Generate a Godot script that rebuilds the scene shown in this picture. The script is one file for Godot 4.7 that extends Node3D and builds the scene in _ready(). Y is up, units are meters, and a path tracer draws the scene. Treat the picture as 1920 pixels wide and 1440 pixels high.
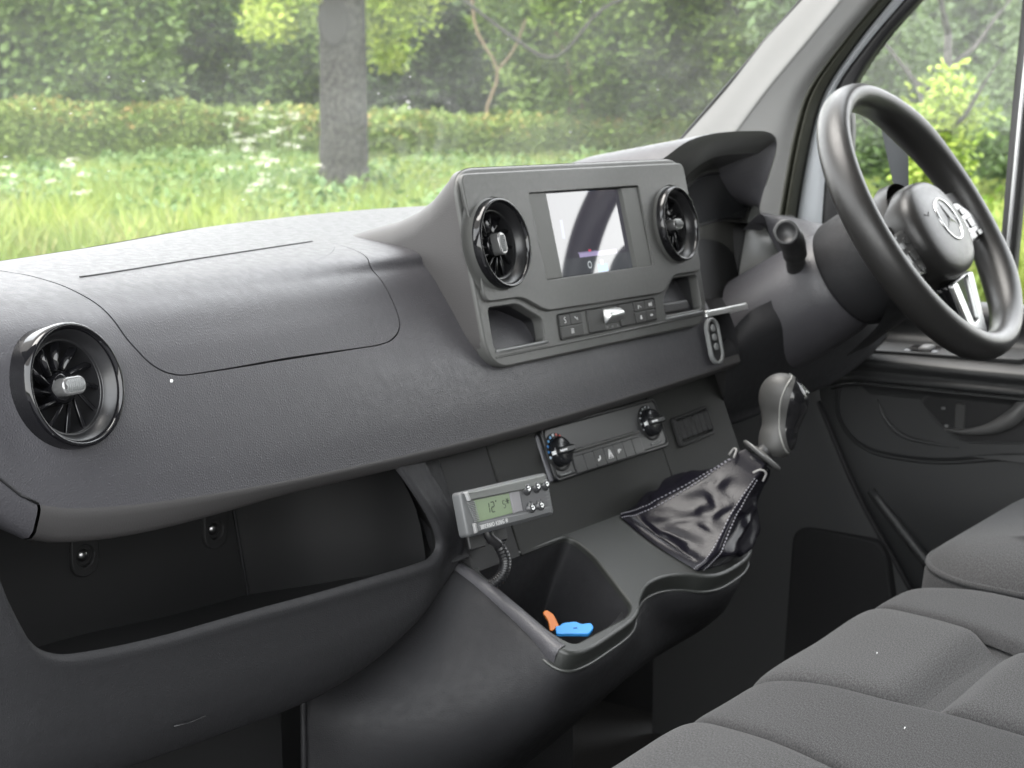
extends Node3D

const CAM := Vector3(-1.477, 1.6, 0.954)
var env: Environment
var rng := RandomNumberGenerator.new()
# materials
var m_dash: Material
var m_lid: Material
var m_plastic: Material
var m_under: Material
var m_satin: Material
var m_gloss: Material
var m_black: Material
var m_chrome: Material
var m_silver: Material
var m_grey: Material
var m_white: Material
var m_print: Material
var m_rubber: Material
var m_wheel: Material
var m_leather: Material
var m_knob: Material
var m_thread: Material
var m_fabric: Material
var m_fabric2: Material
var m_door: Material
var m_pillar: Material
var m_paint: Material
var m_seal: Material
var m_glass: Material
var m_head: Material
var m_carpet: Material
var m_bark: Material
var m_twig: Material

# ---------------------------------------------------------------- helpers
func lin(r: float, g: float, b: float) -> Color:
	return Color(r, g, b).linear_to_srgb()

func mat(r: float, g: float, b: float, rough: float, metal := 0.0) -> StandardMaterial3D:
	var m := StandardMaterial3D.new()
	m.albedo_color = lin(r, g, b)
	m.roughness = rough
	m.metallic = metal
	return m

func noise_tex(kind: int, freq: float, oct: int, seed_: int, size := 512, cell := -1) -> NoiseTexture2D:
	var n := FastNoiseLite.new()
	n.noise_type = kind
	n.frequency = freq
	n.seed = seed_
	n.fractal_octaves = oct
	n.fractal_type = FastNoiseLite.FRACTAL_FBM if oct > 1 else FastNoiseLite.FRACTAL_NONE
	if cell >= 0:
		n.cellular_return_type = cell
		n.domain_warp_enabled = true
		n.domain_warp_amplitude = 9.0
		n.domain_warp_frequency = freq * 0.8
	var t := NoiseTexture2D.new()
	t.width = size
	t.height = size
	t.seamless = true
	t.noise = n
	return t

func ramp(t: NoiseTexture2D, lo: float, hi: float) -> NoiseTexture2D:
	var g := Gradient.new()
	g.set_color(0, Color(lo, lo, lo))
	g.set_color(1, Color(hi, hi, hi))
	t.color_ramp = g
	return t

func grain(m: StandardMaterial3D, tex: Texture2D, per_metre: float, depth_cm: float, rough: Texture2D = null) -> StandardMaterial3D:
	m.uv1_triplanar = true
	m.uv1_scale = Vector3.ONE * per_metre
	m.heightmap_enabled = true
	m.heightmap_texture = tex
	m.heightmap_scale = depth_cm
	if rough:
		m.roughness_texture = rough
	return m

func thing(called: String, label: String, category: String, at := Vector3.ZERO, group := "") -> Node3D:
	var o := Node3D.new()
	o.name = called
	o.position = at
	add_child(o, true)
	return tag(o, label, category, group)

func tag(o: Node3D, label: String, category := "", group := "", kind := "") -> Node3D:
	if label: o.set_meta("label", label)
	if category: o.set_meta("category", category)
	if group: o.set_meta("group", group)
	if kind: o.set_meta("kind", kind)
	return o

func st_new() -> SurfaceTool:
	var st := SurfaceTool.new()
	st.begin(Mesh.PRIMITIVE_TRIANGLES)
	st.set_smooth_group(0)
	return st

func put_mesh(called: String, mesh: Mesh, m: Material, parent: Node3D = null) -> MeshInstance3D:
	var o := MeshInstance3D.new()
	o.name = called
	o.mesh = mesh
	o.material_override = m
	if parent == null:
		add_child(o, true)
	else:
		parent.add_child(o, true)
		if not parent is MeshInstance3D:
			o.position = -parent.position
	return o

func put(called: String, st: SurfaceTool, m: Material, parent: Node3D = null) -> MeshInstance3D:
	st.generate_normals()
	return put_mesh(called, st.commit(), m, parent)

func tri(st: SurfaceTool, a: Vector3, b: Vector3, c: Vector3) -> void:
	st.add_vertex(a)
	st.add_vertex(b)
	st.add_vertex(c)

func quad(st: SurfaceTool, a: Vector3, b: Vector3, c: Vector3, d: Vector3) -> void:
	tri(st, a, b, c)
	tri(st, a, c, d)

func loft(st: SurfaceTool, rings: Array, closed := false, cap0 := false, cap1 := false) -> void:
	for i in rings.size() - 1:
		var p = rings[i]
		var q = rings[i + 1]
		var n: int = p.size()
		for j in (n if closed else n - 1):
			var k: int = (j + 1) % n
			quad(st, p[j], q[j], q[k], p[k])
	for e in [[cap0, 0], [cap1, rings.size() - 1]]:
		if e[0]:
			var r = rings[e[1]]
			var c := Vector3.ZERO
			for v in r: c += v
			c /= r.size()
			for j in r.size():
				if e[1] == 0: tri(st, c, r[j], r[(j + 1) % r.size()])
				else: tri(st, c, r[(j + 1) % r.size()], r[j])

func cr3(p: Array, t: float) -> Vector3:
	var n := p.size() - 1
	var i := clampi(int(floor(t)), 0, n - 1)
	var f := t - i
	var p1: Vector3 = p[i]
	var p2: Vector3 = p[i + 1]
	var p0: Vector3 = p[i - 1] if i > 0 else 2.0 * p1 - p2
	var p3: Vector3 = p[i + 2] if i + 2 <= n else 2.0 * p2 - p1
	return 0.5 * (2.0 * p1 + (p2 - p0) * f + (2.0 * p0 - 5.0 * p1 + 4.0 * p2 - p3) * f * f + (3.0 * p1 - p0 - 3.0 * p2 + p3) * f * f * f)

func curve(p: Array, n: int) -> Array:
	var out := []
	for i in n + 1:
		out.append(cr3(p, float(i) / n * (p.size() - 1)))
	return out

func closed_curve(p: Array, n: int) -> Array:   # smooth closed loop through points
	var out := []
	var k := p.size()
	for i in n:
		var t := float(i) / n * k
		var a := int(t)
		out.append(cr3([p[(a + k - 1) % k], p[a % k], p[(a + 1) % k], p[(a + 2) % k]], 1.0 + t - a))
	return out

func patch_rows(net: Array, nu: int, nv: int) -> Array:
	var cols := []
	for row in net: cols.append(curve(row, nu))
	var rows := []
	for j in nv + 1:
		var r := []
		for i in nu + 1:
			var c := []
			for k in net.size(): c.append(cols[k][i])
			r.append(cr3(c, float(j) / nv * (net.size() - 1)))
		rows.append(r)
	return rows

func patch(st: SurfaceTool, net: Array, nu: int, nv: int) -> void:
	loft(st, patch_rows(net, nu, nv))

func lathe(st: SurfaceTool, prof: Array, segs: int, xf: Transform3D, a0 := 0.0, a1 := TAU) -> void:
	# prof: Vector2(radius, height along local z)
	var rings := []
	for i in segs + 1:
		var a := a0 + (a1 - a0) * i / segs
		var r := []
		for p in prof: r.append(xf * Vector3(p.x * cos(a), p.x * sin(a), p.y))
		rings.append(r)
	loft(st, rings)

func tube(st: SurfaceTool, path: Array, radii, sides := 8, flat := 1.0) -> void:
	var rings := []
	var up := Vector3.UP
	for i in path.size():
		var t: Vector3 = (path[mini(i + 1, path.size() - 1)] - path[maxi(i - 1, 0)]).normalized()
		if absf(t.dot(up)) > 0.95: up = Vector3.RIGHT
		var s := t.cross(up).normalized()
		var u := s.cross(t)
		up = u
		var rad: float = radii[i] if radii is Array else radii
		var r := []
		for k in sides:
			var a := TAU * k / sides
			r.append(path[i] + s * (cos(a) * rad) + u * (sin(a) * rad * flat))
		rings.append(r)
	loft(st, rings, true, true, true)

func rrect(w: float, h: float, r: float, n := 5, c := Vector2.ZERO) -> PackedVector2Array:
	var out := PackedVector2Array()
	for q in 4:
		var o := Vector2((w / 2 - r) * (1 if q in [0, 3] else -1), (h / 2 - r) * (1 if q < 2 else -1))
		for i in n + 1:
			var a := PI / 2 * (q + float(i) / n)
			out.append(c + o + Vector2(cos(a), sin(a)) * r)
	return out

func disc(r: float, n := 32, c := Vector2.ZERO, ry := -1.0) -> PackedVector2Array:
	var out := PackedVector2Array()
	for i in n:
		out.append(c + Vector2(cos(TAU * i / n) * r, sin(TAU * i / n) * (r if ry < 0 else ry)))
	return out

func rounded(p: Array, r: float, n := 4) -> PackedVector2Array:   # polygon with rounded corners
	var out := PackedVector2Array()
	for i in p.size():
		var b: Vector2 = p[i]
		var a: Vector2 = p[(i + p.size() - 1) % p.size()]
		var c: Vector2 = p[(i + 1) % p.size()]
		var k := minf(r, 0.45 * minf(b.distance_to(a), b.distance_to(c)))
		var s := b + (a - b).normalized() * k
		var e := b + (c - b).normalized() * k
		for j in n + 1:
			var t := float(j) / n
			out.append(s.lerp(b, t).lerp(b.lerp(e, t), t))
	if signed_area(out) < 0: out.reverse()
	return out

func signed_area(p: PackedVector2Array) -> float:
	var s := 0.0
	for i in p.size():
		s += p[i].cross(p[(i + 1) % p.size()])
	return s / 2

func inset(p: PackedVector2Array, d: float) -> PackedVector2Array:   # counterclockwise outline
	var out := PackedVector2Array()
	var n := p.size()
	for i in n:
		var e0 := (p[i] - p[(i + n - 1) % n]).normalized()
		var e1 := (p[(i + 1) % n] - p[i]).normalized()
		var m := (e0.orthogonal() + e1.orthogonal())
		m = m.normalized() / maxf(0.4, cos(e0.angle_to(e1) / 2)) if m.length() > 1e-4 else e0.orthogonal()
		out.append(p[i] - m * d)
	return out

func ring3(p: PackedVector2Array, z: float, xf: Transform3D) -> Array:
	var r := []
	for v in p: r.append(xf * Vector3(v.x, v.y, z))
	return r

func fill(st: SurfaceTool, p: PackedVector2Array, z: float, xf: Transform3D) -> void:
	var ix := Geometry2D.triangulate_polygon(p)
	if ix.is_empty():
		var c := Vector2.ZERO
		for v in p: c += v
		c /= p.size()
		st.set_smooth_group(-1)
		for i in p.size(): tri(st, xf * Vector3(c.x, c.y, z), xf * Vector3(p[i].x, p[i].y, z), xf * Vector3(p[(i + 1) % p.size()].x, p[(i + 1) % p.size()].y, z))
		st.set_smooth_group(0)
		return
	st.set_smooth_group(-1)
	for i in ix: st.add_vertex(xf * Vector3(p[i].x, p[i].y, z))
	st.set_smooth_group(0)

func orient(p: PackedVector2Array) -> PackedVector2Array:
	# inset() moves towards the inside for one winding only
	if signed_area(p) < 0: p.reverse()
	if absf(signed_area(inset(p, 0.0004))) > absf(signed_area(p)): p.reverse()
	return p

func slab(st: SurfaceTool, p: PackedVector2Array, z0: float, z1: float, bev: float, xf := Transform3D(), back := false) -> void:
	p = orient(p.duplicate())
	var s := signf(z1 - z0)
	var rings := [ring3(p, z0, xf), ring3(p, z1 - s * bev, xf), ring3(inset(p, bev * 0.3), z1 - s * bev * 0.3, xf), ring3(inset(p, bev), z1, xf)]
	loft(st, rings, true)
	fill(st, inset(p, bev), z1, xf)
	if back: fill(st, p, z0, xf)

func plate(st: SurfaceTool, p: PackedVector2Array, holes: Array, z0: float, z1: float, bev: float, xf: Transform3D, hole_bev := 0.0012) -> void:
	p = orient(p.duplicate())
	var face := inset(p, bev)
	loft(st, [ring3(p, z0, xf), ring3(p, z1 - bev, xf), ring3(inset(p, bev * 0.3), z1 - bev * 0.3, xf), ring3(face, z1, xf)], true)
	var cuts := [-9.0]
	var big := []
	for h in holes:
		h = orient(h.duplicate())
		var c := 0.0
		for v in h: c += v.x
		cuts.append(c / h.size())
		big.append(inset(h, -hole_bev))
		loft(st, [ring3(big[-1], z1, xf), ring3(inset(h, -hole_bev * 0.3), z1 - hole_bev * 0.3, xf), ring3(h, z1 - hole_bev, xf), ring3(h, z0, xf)], true)
	cuts.append(9.0)
	cuts.sort()
	for i in cuts.size() - 1:
		if cuts[i + 1] - cuts[i] < 1e-5: continue
		var strip := PackedVector2Array([Vector2(cuts[i], -9), Vector2(cuts[i + 1], -9), Vector2(cuts[i + 1], 9), Vector2(cuts[i], 9)])
		var pieces := Geometry2D.intersect_polygons(face, strip)
		for h in big:
			var next := []
			for q in pieces: next.append_array(Geometry2D.clip_polygons(q, h))
			pieces.assign(next)
		for q in pieces: fill(st, q, z1, xf)

func box(st: SurfaceTool, c: Vector3, s: Vector3, bev := 0.0, basis_ := Basis()) -> void:
	var b := minf(bev, 0.24 * minf(s.x, minf(s.y, s.z)))
	var xf := Transform3D(basis_, c)
	var p := rrect(s.x, s.y, maxf(b * 2.0, 0.0004), 4)
	p = orient(p)
	var e := maxf(b, 0.0002)
	loft(st, [ring3(inset(p, e), -s.z / 2, xf), ring3(p, -s.z / 2 + e, xf), ring3(p, s.z / 2 - e, xf), ring3(inset(p, e), s.z / 2, xf)], true)
	fill(st, inset(p, e), s.z / 2, xf)
	fill(st, inset(p, e), -s.z / 2, xf)

func letters(called: String, text: String, size: float, xf: Transform3D, m: Material, parent: Node3D, bold := false) -> void:
	var t := TextMesh.new()
	var f := SystemFont.new()
	f.font_names = PackedStringArray(["Droid Sans"])
	if bold: f.font_weight = 700
	t.font = f
	t.text = text
	t.font_size = 32
	t.pixel_size = size / 24.0
	t.depth = 0.0004
	var o := put_mesh(called, t, m, parent)
	o.transform = Transform3D(xf.basis, xf.origin + o.position)

func frame(origin: Vector3, tilt_deg: float, roll_deg := 0.0) -> Transform3D:
	# a plane facing back (+z), leaning so that its face looks up by tilt
	var b := Basis(Vector3.RIGHT, -deg_to_rad(tilt_deg))
	return Transform3D(b * Basis(Vector3.BACK, deg_to_rad(roll_deg)), origin)

func at(xf: Transform3D, x: float, y: float, z := 0.0) -> Transform3D:
	return xf * Transform3D(Basis(), Vector3(x, y, z))

# ---------------------------------------------------------------- scene
func _ready() -> void:
	rng.seed = 20240517
	var cam := Camera3D.new()
	cam.name = "camera"
	add_child(cam)
	var yaw := deg_to_rad(35.2)
	var pitch := atan(480.0 / 3000.0)
	var fwd := Vector3(cos(yaw) * cos(pitch), -sin(pitch), -sin(yaw) * cos(pitch))
	cam.look_at_from_position(CAM, CAM + fwd)
	cam.fov = 26.99
	cam.near = 0.05
	cam.far = 400.0
	var lens := CameraAttributesPhysical.new()
	lens.frustum_focal_length = 50.0
	lens.frustum_focus_distance = 1.25
	lens.frustum_near = 0.05
	lens.frustum_far = 400.0
	lens.exposure_aperture = 13.0
	cam.attributes = lens
	cam.current = true
	env = Environment.new()
	env.background_mode = Environment.BG_SKY
	var sky := Sky.new()
	var air := ProceduralSkyMaterial.new()
	air.sky_top_color = Color(0.90, 0.915, 0.93)
	air.sky_horizon_color = Color(0.96, 0.96, 0.95)
	air.sky_curve = 0.25
	air.sky_energy_multiplier = 1.7
	air.ground_bottom_color = Color(0.25, 0.28, 0.2)
	air.ground_horizon_color = Color(0.4, 0.44, 0.36)
	air.sun_angle_max = 1.0
	sky.sky_material = air
	env.sky = sky
	env.tonemap_mode = Environment.TONE_MAPPER_LINEAR
	env.tonemap_exposure = 2.45
	env.sdfgi_enabled = true
	env.ssao_enabled = true
	env.ssil_enabled = true
	var we := WorldEnvironment.new()
	we.name = "air"
	we.environment = env
	add_child(we)
	var sun := DirectionalLight3D.new()
	sun.name = "sun"
	sun.light_color = Color(1.0, 0.985, 0.965)
	sun.light_energy = 0.8
	sun.light_angular_distance = 40.0
	sun.shadow_enabled = true
	sun.look_at_from_position(Vector3(-1.5, 10, -3.5), Vector3.ZERO)
	add_child(sun)
	make_materials()
	outdoors()
	cab_shell()
	dashboard()
	lower_dash()
	panel()
	cluster()
	heater()
	console()
	controller()
	gear_lever()
	steering()
	driver_door()
	seats()
	windscreen()

func make_materials() -> void:
	var leather := noise_tex(FastNoiseLite.TYPE_CELLULAR, 0.07, 1, 3, 512, FastNoiseLite.RETURN_DISTANCE2_SUB)
	var fine := noise_tex(FastNoiseLite.TYPE_SIMPLEX_SMOOTH, 0.12, 3, 5)
	var wear := ramp(noise_tex(FastNoiseLite.TYPE_SIMPLEX_SMOOTH, 0.012, 5, 8), 0.72, 1.0)
	m_dash = grain(mat(0.048, 0.047, 0.052, 0.53), leather, 13.0, 0.035, wear)
	m_lid = m_dash
	m_plastic = grain(mat(0.017, 0.017, 0.0185, 0.72), leather, 14.0, 0.03, wear)
	m_plastic.metallic_specular = 0.36
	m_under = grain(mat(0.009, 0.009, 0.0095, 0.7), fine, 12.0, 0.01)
	m_satin = grain(mat(0.070, 0.071, 0.068, 0.5), fine, 25.0, 0.003, wear)
	m_gloss = mat(0.006, 0.006, 0.007, 0.06)
	m_black = mat(0.01, 0.01, 0.011, 0.45)
	m_chrome = mat(0.5, 0.5, 0.5, 0.25, 1.0)
	m_silver = mat(0.62, 0.63, 0.62, 0.33, 0.85)
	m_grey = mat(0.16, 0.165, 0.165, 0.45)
	m_white = mat(0.75, 0.76, 0.76, 0.5)
	m_print = mat(0.6, 0.6, 0.6, 0.6)
	m_rubber = mat(0.014, 0.014, 0.014, 0.55)
	m_wheel = grain(mat(0.018, 0.0175, 0.017, 0.42), fine, 22.0, 0.006, wear)
	m_leather = grain(mat(0.007, 0.0065, 0.010, 0.24), fine, 9.0, 0.02)
	m_leather.metallic_specular = 0.33
	m_knob = grain(mat(0.046, 0.0455, 0.044, 0.5), leather, 22.0, 0.015)
	m_thread = mat(0.22, 0.215, 0.24, 0.8)
	m_fabric = weave(0.066, 0.066, 0.068)
	m_fabric2 = weave(0.050, 0.050, 0.052)
	m_door = grain(mat(0.034, 0.035, 0.036, 0.5), fine, 10.0, 0.01)
	m_pillar = grain(mat(0.17, 0.17, 0.165, 0.75), fine, 12.0, 0.01)
	m_paint = mat(0.72, 0.75, 0.77, 0.25)
	m_seal = grain(mat(0.03, 0.031, 0.02, 0.6), fine, 10.0, 0.01)
	m_head = mat(0.32, 0.32, 0.325, 0.9)
	m_carpet = grain(mat(0.005, 0.005, 0.0055, 0.95), fine, 6.0, 0.08)
	var g := mat(0.9, 0.95, 0.92, 0.0)
	g.transparency = BaseMaterial3D.TRANSPARENCY_ALPHA
	g.albedo_color = Color(0.55, 0.62, 0.58, 0.03)
	m_glass = g
	m_bark = grain(mat(0.10, 0.095, 0.08, 0.9), noise_tex(FastNoiseLite.TYPE_SIMPLEX, 0.03, 5, 12), 1.2, 1.5)
	m_bark.albedo_texture = ramp(noise_tex(FastNoiseLite.TYPE_SIMPLEX_SMOOTH, 0.02, 5, 21), 0.3, 1.0)
	m_bark.uv1_scale = Vector3(1.6, 1.1, 1.6)
	m_twig = mat(0.2, 0.15, 0.09, 0.9)

func weave(r: float, g: float, b: float) -> StandardMaterial3D:
	# ribbed twill cloth: fine diagonal threads with flecks
	var n := 256
	var im := Image.create(n, n, false, Image.FORMAT_RGB8)
	var rr := RandomNumberGenerator.new()
	rr.seed = 77
	for y in n:
		for x in n:
			var k := 0.5 + 0.5 * sin(TAU * (x + 2.0 * y) / 8.0)
			var v := clampf(0.35 + 0.5 * k + rr.randf_range(-0.16, 0.16), 0.0, 1.0)
			im.set_pixel(x, y, Color(v, v, v))
	var t := ImageTexture.create_from_image(im)
	var m := grain(mat(r, g, b, 0.95), t, 9.0, 0.06)
	m.albedo_texture = ramp(noise_tex(FastNoiseLite.TYPE_SIMPLEX, 0.10, 4, 31), 0.3, 1.25)
	m.uv1_scale = Vector3(5.0, 12.0, 12.0)
	m.rim_enabled = true
	m.rim = 0.25
	return m

# ---------------------------------------------------------------- outdoors
func ground_y(x: float, z: float) -> float:
	var d := (x - CAM.x) * 0.79 - (z - CAM.z) * 0.61
	return 0.77 * smoothstep(4.0, 8.5, d) + 0.04 * sin(x * 0.9 + z * 0.4) * smoothstep(6.0, 9.0, d)

func polar(deg: float, dist: float) -> Vector3:   # a spot on the ground, by bearing from the van's side (0 = to the right, 90 = ahead)
	var a := deg_to_rad(deg)
	var p := CAM + Vector3(cos(a), 0, -sin(a)) * dist
	p.y = ground_y(p.x, p.z)
	return p

func leaf_mat(rough := 0.55) -> StandardMaterial3D:
	var m := mat(1, 1, 1, rough)
	m.vertex_color_use_as_albedo = true
	m.backlight_enabled = true
	m.backlight = Color(0.5, 0.55, 0.3)
	return m

func clump(count: int, spread: float, leaf: float, seed_: int, long := 1.6) -> ArrayMesh:
	var r := RandomNumberGenerator.new()
	r.seed = seed_
	var st := st_new()
	st.set_smooth_group(-1)
	for i in count:
		var c := Vector3(r.randf_range(-1, 1), r.randf_range(-1, 1), r.randf_range(-1, 1))
		c = c.normalized() * pow(r.randf(), 0.5) * spread
		var b := Basis.from_euler(Vector3(r.randf_range(-0.9, 0.9), r.randf() * TAU, r.randf_range(-0.9, 0.9)))
		var s := leaf * r.randf_range(0.6, 1.25)
		var w := s * 0.5
		var l := s * long * 0.5
		var p0 := c + b * Vector3(0, 0, -l)
		var p1 := c + b * Vector3(w, -w * 0.25, -l * 0.1)
		var p2 := c + b * Vector3(0, -w * 0.35, l)
		var p3 := c + b * Vector3(-w, -w * 0.25, -l * 0.1)
		var mid := c + b * Vector3(0, w * 0.12, 0)
		tri(st, p0, p1, mid)
		tri(st, p1, p2, mid)
		tri(st, p2, p3, mid)
		tri(st, p3, p0, mid)
	st.generate_normals()
	return st.commit()

func scatter(called: String, mesh: Mesh, m: Material, spots: Array, parent: Node3D) -> MultiMeshInstance3D:
	# spots: [position, scale, colour]
	var mm := MultiMesh.new()
	mm.transform_format = MultiMesh.TRANSFORM_3D
	mm.use_colors = true
	mm.mesh = mesh
	mm.instance_count = spots.size()
	for i in spots.size():
		var s = spots[i]
		var b := Basis.from_euler(Vector3(rng.randf_range(-0.3, 0.3), rng.randf() * TAU, rng.randf_range(-0.3, 0.3)))
		if s.size() > 3: b = s[3] * b
		mm.set_instance_transform(i, Transform3D(b.scaled(Vector3.ONE * s[1]), s[0]))
		mm.set_instance_color(i, s[2])
	var o := MultiMeshInstance3D.new()
	o.name = called
	o.multimesh = mm
	o.material_override = m
	if parent:
		parent.add_child(o, true)
		o.position = -parent.position
	else:
		add_child(o, true)
	return o

func tint(a: Color, b: Color, var_ := 0.25) -> Color:
	var c := a.lerp(b, rng.randf())
	var k := rng.randf_range(1.0 - var_, 1.0 + var_)
	return Color(c.r * k, c.g * k, c.b * k)

func crown_spots(c: Vector3, r: Vector3, n: int, a: Color, b: Color, lumps := 9, size := 1.0) -> Array:
	var out := []
	var bl := []
	for i in lumps:
		var d := Vector3(rng.randfn(), rng.randfn(), rng.randfn()).normalized()
		bl.append([c + d * r * rng.randf_range(0.35, 0.72), rng.randf_range(0.38, 0.6)])
	for i in n:
		var l = bl[rng.randi() % bl.size()]
		var d := Vector3(rng.randfn(), rng.randfn(), rng.randfn()).normalized() * pow(rng.randf(), 0.4)
		var p: Vector3 = l[0] + d * r * l[1]
		if p.y < ground_y(p.x, p.z) + 0.1: continue
		out.append([p, rng.randf_range(0.7, 1.35) * size, tint(a, b)])
	return out

var leaf_meshes := {}

func tree(called: String, label: String, category: String, base: Vector3, trunk_r: float, trunk_h: float, crowns: Array, kind: String, group: String, lean := Vector3.ZERO) -> Node3D:
	var t := thing(called, label, category, base, group)
	if trunk_r > 0:
		var st := st_new()
		var top := base + Vector3(0, trunk_h, 0) + lean
		var path := []
		var rad := []
		for i in 9:
			var f := i / 8.0
			path.append((base + Vector3(0, -0.3, 0)).lerp(top, f) + Vector3(sin(f * 5.0 + base.x) * 0.05, 0, cos(f * 4.0 + base.z) * 0.05) * f)
			rad.append(trunk_r * (1.25 - 0.25 * minf(1.0, f * 9.0)) * (1.0 - 0.5 * f))
		tube(st, path, rad, 12)
		for k in 5:
			var s: Vector3 = path[5 + k % 4]
			var d := Vector3(cos(k * 2.4 + base.x), 0.7, sin(k * 2.4 + base.x))
			tube(st, [s, s + d * trunk_h * 0.14, s + d * trunk_h * 0.25 + Vector3(0, trunk_h * 0.06, 0), s + d * trunk_h * 0.36 + Vector3(0, trunk_h * 0.1, 0)], [trunk_r * 0.45, trunk_r * 0.33, trunk_r * 0.2, trunk_r * 0.06], 7)
		put("trunk", st, m_bark, t)
	var spots := []
	for c in crowns: spots.append_array(crown_spots(c[0], c[1], c[2], c[3], c[4], c[5] if c.size() > 5 else 9, c[6] if c.size() > 6 else 1.0))
	tag(scatter("crown", leaf_meshes[kind], leaf_meshes.m, spots, t), "", "", "", "stuff")
	return t

func outdoors() -> void:
	leaf_meshes.m = leaf_mat()
	leaf_meshes.broad = clump(26, 0.42, 0.12, 1)
	leaf_meshes.small = clump(34, 0.36, 0.075, 2)
	leaf_meshes.belt = clump(34, 0.42, 0.085, 6)
	leaf_meshes.fine = clump(40, 0.3, 0.05, 4)
	var soil := mat(0.055, 0.07, 0.028, 0.95)
	soil.albedo_texture = ramp(noise_tex(FastNoiseLite.TYPE_SIMPLEX_SMOOTH, 0.02, 5, 40), 0.55, 1.0)
	soil.uv1_triplanar = true
	soil.uv1_scale = Vector3.ONE * 0.4
	var st := st_new()
	var rows := []
	for j in 81:
		var r := []
		for i in 81:
			# finer near the van
			var u := (i - 40) / 40.0
			var v := (j - 40) / 40.0
			var x := 5.0 + 150.0 * u * absf(u)
			var z := -4.0 + 150.0 * v * absf(v)
			r.append(Vector3(x, ground_y(x, z), z))
		rows.append(r)
	loft(st, rows)
	tag(put("ground", st, soil), "green verge and field round the van, rising ahead of it", "", "", "structure")
	st = st_new()
	var asphalt := grain(mat(0.11, 0.11, 0.118, 0.9), noise_tex(FastNoiseLite.TYPE_SIMPLEX, 0.3, 3, 41), 2.0, 0.2)
	loft(st, [[Vector3(-16, 0.012, 60), Vector3(2.2, 0.012, 60)], [Vector3(-16, 0.012, -1), Vector3(2.2, 0.012, -1)], [Vector3(-16, 0.012, -3.2), Vector3(0.8, 0.012, -3.2)], [Vector3(-16, 0.012, -40), Vector3(-4.6, 0.012, -40)]])
	tag(put("road", st, asphalt), "grey asphalt lane that the van stands on", "", "", "structure")

	# grass
	var blades := st_new()
	for i in 22:
		var a := rng.randf() * TAU
		var o := Vector3(cos(a), 0, sin(a)) * rng.randf_range(0.0, 0.13)
		var h := rng.randf_range(0.22, 0.5)
		var d := Vector3(cos(a + rng.randf_range(-1, 1)), 0, sin(a + rng.randf_range(-1, 1)))
		var s := Vector3(-d.z, 0, d.x) * 0.0045
		var m1 := o + Vector3(0, h * 0.6, 0) + d * h * 0.12
		var tip := o + Vector3(0, h, 0) + d * h * rng.randf_range(0.25, 0.6)
		quad(blades, o - s, m1 - s, m1 + s, o + s)
		tri(blades, m1 - s, tip, m1 + s)
	blades.generate_normals()
	var spots := []
	for i in 24000:
		var deg := rng.randf_range(8.0, 62.0)
		var dist := sqrt(rng.randf_range(64.0, 860.0))
		var p := polar(deg, dist)
		var mow := deg < 26.0 and dist > 11.5   # short turf seen through the driver's window
		var patchy := 0.5 + 0.5 * sin(p.x * 0.8 + 1.7 * sin(p.z * 0.6))
		var col := tint(Color(0.15, 0.23, 0.035), Color(0.30, 0.34, 0.06), 0.25).lerp(Color(0.09, 0.17, 0.045), 0.4 * patchy)
		if rng.randf() < 0.06: col = Color(0.36, 0.33, 0.12)
		spots.append([p, (0.35 if mow else rng.randf_range(0.4, 0.95)), col])
	tag(scatter("grass", blades.commit(), leaf_mat(0.6), spots, null), "bright green long grass on the verge beyond the windscreen", "grass", "", "stuff")
	spots = []
	for i in 4200:
		var p := polar(rng.randf_range(25.0, 62.0), sqrt(rng.randf_range(100.0, 700.0)))
		if sin(p.x * 1.3) + sin(p.z * 1.1 + 1.0) < 0.2: continue
		p.y += rng.randf_range(0.05, 0.3)
		spots.append([p, rng.randf_range(0.4, 0.75), tint(Color(0.09, 0.17, 0.05), Color(0.16, 0.25, 0.06))])
	tag(scatter("undergrowth", leaf_meshes.small, leaf_meshes.m, spots, null), "mid green nettles and docks growing among the long grass", "undergrowth", "", "stuff")

	# clipped hedge
	var ha := Vector3(11.4, 0, -23.2)
	var hb := Vector3(31.0, 0, -9.5)
	spots = []
	for i in 9000:
		var f := rng.randf()
		var top := lerpf(1.98, 1.36, f)
		var across := rng.randf_range(-0.7, 0.7)
		var p := ha.lerp(hb, f) + Vector3(0.57, 0, 0.82) * across
		var lo := ground_y(p.x, p.z) - 0.05
		var yy := rng.randf()
		p.y = lerpf(lo, top - 0.12 * absf(across), 1.0 - yy * yy) + rng.randf_range(-0.05, 0.07) + 0.05 * sin(f * 70.0)
		var c := tint(Color(0.17, 0.26, 0.06), Color(0.31, 0.40, 0.10), 0.22)
		if p.y > top - 0.13 and rng.randf() < 0.22: c = tint(Color(0.40, 0.27, 0.09), Color(0.42, 0.40, 0.11))
		spots.append([p, rng.randf_range(0.42, 0.75), c])
	var hedge := thing("hedge", "long clipped hedge with russet tips across the far side of the verge", "hedge", ha)
	tag(scatter("foliage", leaf_meshes.small, leaf_meshes.m, spots, hedge), "", "", "", "stuff")

	# the grey trunk beyond the glass
	var d1 := Color(0.045, 0.085, 0.028)
	var d2 := Color(0.10, 0.165, 0.04)
	var l1 := Color(0.14, 0.24, 0.035)
	var l2 := Color(0.27, 0.36, 0.05)
	var tb := polar(41.15, 16.0)
	var big := thing("roadside_tree", "grey trunked tree with hanging bright leaves standing on the verge", "tree", tb)
	st = st_new()
	var rings := []
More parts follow.
